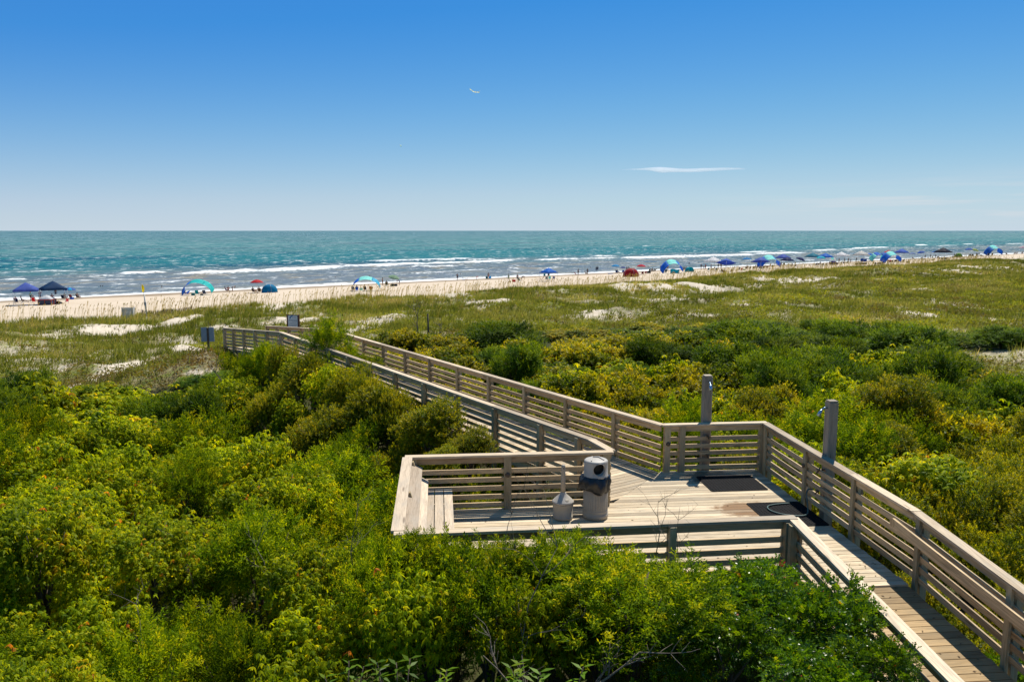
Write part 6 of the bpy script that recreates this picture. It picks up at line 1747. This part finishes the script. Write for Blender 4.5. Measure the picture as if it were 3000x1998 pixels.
RC = [(2390, 779, DGREY, 'charcoal'), (2396, 778, (.06, .08, .12), 'slate'), (2410, 778, (.05, .05, .03), 'dark olive'), (2420, 778, (.1, .1, .1), 'grey'), (2463, 774, (.04, .06, .03), 'moss green'), (2472, 774, (.1, .08, .08), 'dusky'), (2482, 773, (.12, .14, .07), 'sage')]
for u_, v_, c_, l_ in RC: put('chair', u_, v_, l_ + ' chair in the crowded stretch under the teal and white canopies', c_, 180 + (u_ * 7) % 50 - 25)
for i_, u_ in enumerate((2506, 2511, 2516, 2521, 2526, 2531, 2536)): put('chair', u_, 778 - i_ * .2, 'dark chair in the front row below the cream white canopy', (.03, .035, .045), 180 + (u_ * 13) % 40 - 20, 1.0, 'front row of dark chairs below the cream white canopy')
for i_, u_ in enumerate((2564, 2569, 2574, 2579, 2584)): put('chair', u_, 776.5 - i_ * .2, 'dark chair in the front row below the mint arches', (.04, .045, .04), 180 + (u_ * 13) % 40 - 20, 1.0, 'front row of dark chairs below the mint arches')
pp('sit', 2524, 776, 'person in sage sitting in the front row below the cream white canopy', (.15, .2, .1), DGREY, 180); pp('sit', 2558, 775, 'bronzed person leaning forward left of the mint arches', None, BROWN, 90)
# mint arches
put('windbreak', 2530, 767, 'blue fabric panel hanging right under the cream white canopy', (.02, .12, .42), 0, 1.0)
put('arch', 2566, 763, 'mint arch shade with a blue stripe, left one of two', [AQUA, BLUE, AQUA], 16, 1.05)
put('arch', 2606, 771, 'blue and mint arch shade, front one of two, with a pink ball of towel', [BLUE, AQUA, (.03, .24, .74)], 14, 1.25)
put('umbrella', 2545, 760, 'deep blue umbrella behind the left mint arch', (.03, .22, .68), 0, 1.2)
put('canopy', 2588, 757, 'light blue canopy peak behind the mint arches', (.06, .22, .55), 20, .9)
put('canopy', 2601, 758, 'red canopy behind the blue and mint arch', (.6, .06, .08), 40, 1.1)
put('bag', 2607, 766, 'pink towel bundle under the blue and mint arch', PINK, 0, 1.8)
put('canopy', 2640, 760, 'violet blue canopy right of the red one', (.08, .18, .60), 40, 1.2)
for i_, (u_, c_, l_) in enumerate(((2606, MAROON, 'maroon'), (2612, DGREY, 'charcoal'), (2618, (.2, .06, .1), 'plum'), (2624, (.06, .08, .05), 'forest green'), (2630, (.05, .05, .06), 'black'), (2637, (.08, .10, .07), 'sage'), (2645, (.09, .1, .09), 'grey'))): put('chair', u_, 771 - i_ * .55, l_ + ' chair in the row right of the blue and mint arch', c_, 180 + (u_ * 11) % 50 - 25, 1.15)
pp('stand', 2601, 775, 'person in red at the front foot of the blue and mint arch', (.3, .05, .05), DGREY, 180)
put('bag', 2659, 769, 'dark bag alone on open sand right of the chair row', DGREY, 0, 1.3)
# sparse stretch
pp('sit', 2674, 758, 'person sitting alone on the sand with legs stretched out', (.15, .08, .06), DGREY, 90)
put('umbrella', 2701, 751, 'low blue umbrella at the edge of the foam', (.04, .14, .5), 0, 1.3, None, (0, -12)); put('umbrella', 2672, 748, 'faint blue umbrella far off over the foam', (.2, .3, .55), 0, 1.1)
put('lounger', 2702, 760, 'slate lounger occupied by a reclining person', (.06, .08, .14), 100); pp('sit', 2704, 760, 'person reclining on the slate lounger', (.08, .1, .18), NAVY, 90)
pp('stand', 2710, 757, 'tall dark person standing behind the slate lounger', (.12, .06, .05), DGREY, 180)
pp('arms', 2726, 755, 'dark person standing left of a child in green', (.06, .05, .05), DGREY, 170); pp('stand', 2732, 755, 'child in green next to the dark standing person', (.12, .35, .12), (.1, .3, .1), 180, .7)
put('umbrella', 2738, 751, 'blue umbrella peeping out left of the navy canopy', (.02, .16, .5), 0, 1.2)
# navy canopy with legs
put('canopy', 2761, 763, 'navy black canopy on tall legs near the lone dune post', (.02, .025, .05), 38, 1.3)
pp('stand', 2741, 757, 'person in grey at the left leg of the navy black canopy', (.15, .13, .13), DGREY, 180)
for u_, v_, c_, l_ in ((2749, 762, MAROON, 'maroon'), (2759, 763, NAVY, 'navy'), (2766, 763, (.05, .2, .2), 'teal'), (2772, 762, (.25, .04, .05), 'dark red'), (2745, 758, (.2, .08, .05), 'brick')): put('chair', u_, v_, l_ + ' chair under the navy black canopy', c_, 180 + (u_ * 17) % 60 - 30, 1.25)
pp('sit', 2758, 761, 'person in navy seated under the navy black canopy', NAVY, NAVY, 150); pp('sit', 2770, 761, 'person in plum seated under the navy black canopy', (.2, .05, .1), DGREY, 200)
put('cooler', 2733, 764, 'grey cooler left of the navy black canopy', [(.3, .3, .3), WHITE], 0, 1.2)
pp('stand', 2796, 747, 'left of two people standing at the foam behind the green tent', DGREY, DGREY, 180); pp('stand', 2801, 745, 'right of two people standing at the foam behind the green tent', (.12, .07, .05), DGREY, 180)
put('tent', 2808, 752, 'lime green pop up tent near the dune crest', LIME, 200, 1.1); put('bag', 2792, 754, 'black bag left of the lime green tent', DGREY, 0, 1.4)
for u_, v_, l_ in ((2842, 752, 'left'), (2849, 751, 'middle'), (2862, 751, 'right')): put('chair', u_, v_, 'dark slate chair, ' + l_ + ' of three between green tent and far arch', (.04, .05, .06), 150, 1.4)
put('umbrella', 2838, 745, 'blue umbrella right of the lime green tent', (.04, .14, .5), 0, 1.5); put('umbrella', 2850, 746, 'yellow green umbrella beside the blue one', (.4, .5, .15), 0, 1.4, None, (0, 12))
pp('stand', 2861, 741, 'left of two people standing between the umbrellas and the far arch', (.15, .08, .06), DGREY, 180); pp('stand', 2868, 740, 'right of two people standing left of the far arch', (.10, .05, .05), DGREY, 180)
put('bag', 2875, 750, 'dark bag on the sand below the far arch', DGREY, 0, 1.4)
put('arch', 2906, 745, 'far arch shade in blue and mint near the picture edge', [(.03, .2, .6), AQUA, (.03, .25, .72)], 14, 1.5)
for u_, v_, c_, l_ in ((2895, 748, (.06, .08, .08), 'slate'), (2906, 748, (.3, .2, .1), 'tan')): put('chair', u_, v_, l_ + ' chair below the far arch', c_, 170, 1.4)
for u_, v_, c_, l_ in ((2973, 742, (.07, .05, .05), 'dark clothes'), (2979, 742, (.2, .1, .06), 'brown'), (2995, 742, (.5, .05, .05), 'red')): pp('sit', u_, v_, 'person in ' + l_ + ' sitting at the far end of the beach', c_, DGREY, 180, 1.2)
put('umbrella', 2996, 744, 'pinkish white umbrella at the very far end of the beach', (.6, .45, .5), 0, 1.5)
put('lounger', 2950, 746, 'brown lounger at the far end of the beach', BROWN, 120, 1.3)

# ------------------------------------------------------------------ kites
def kite(u0, pts, dist, label, cols, wd):
    mbs = [MB() for _ in cols]; P = []
    for (u, v) in pts:
        dx, fw, up = ray(u, v); t = dist / fw; P.append(Vector((dx * t, dist, CAMZ + up * t)))
    c = sum(P, Vector()) / len(P)
    root = thing('kite', label, 'kite', c)
    for i in range(len(P) - 1):
        g = []
        for k in range(4):
            q = P[i].lerp(P[i + 1], k / 3) - c; w_ = wd * (.8 + .4 * random.random())
            g.append([(q.x, q.y - w_, q.z + w_ * .5), (q.x, q.y, q.z + w_ * .1 + .02), (q.x, q.y + w_, q.z - w_ * .5)])
        thick_sheet(mbs[i % len(cols)], g, .04)
    for mb, col in zip(mbs, cols): paint(link('sail', mb.mesh('sail', M['fabric']), root), col)
kite(1390, [(1377, 258), (1376.5, 262), (1380, 264), (1384, 267), (1387, 269), (1391, 270.5), (1395, 270.5), (1399, 270.8), (1404, 271), (1406, 266)], 230, 'white and yellow ribbon kite curving high in the blue sky', [(.9, .95, .95), (.95, .95, .5)], .17)
kite(1174, [(1171, 424.5), (1173.5, 428), (1175.5, 429), (1175.6, 425)], 300, 'tiny white kite lower in the sky left of the ribbon kite', [(.9, .95, .9), (.5, .75, .65)], .36)
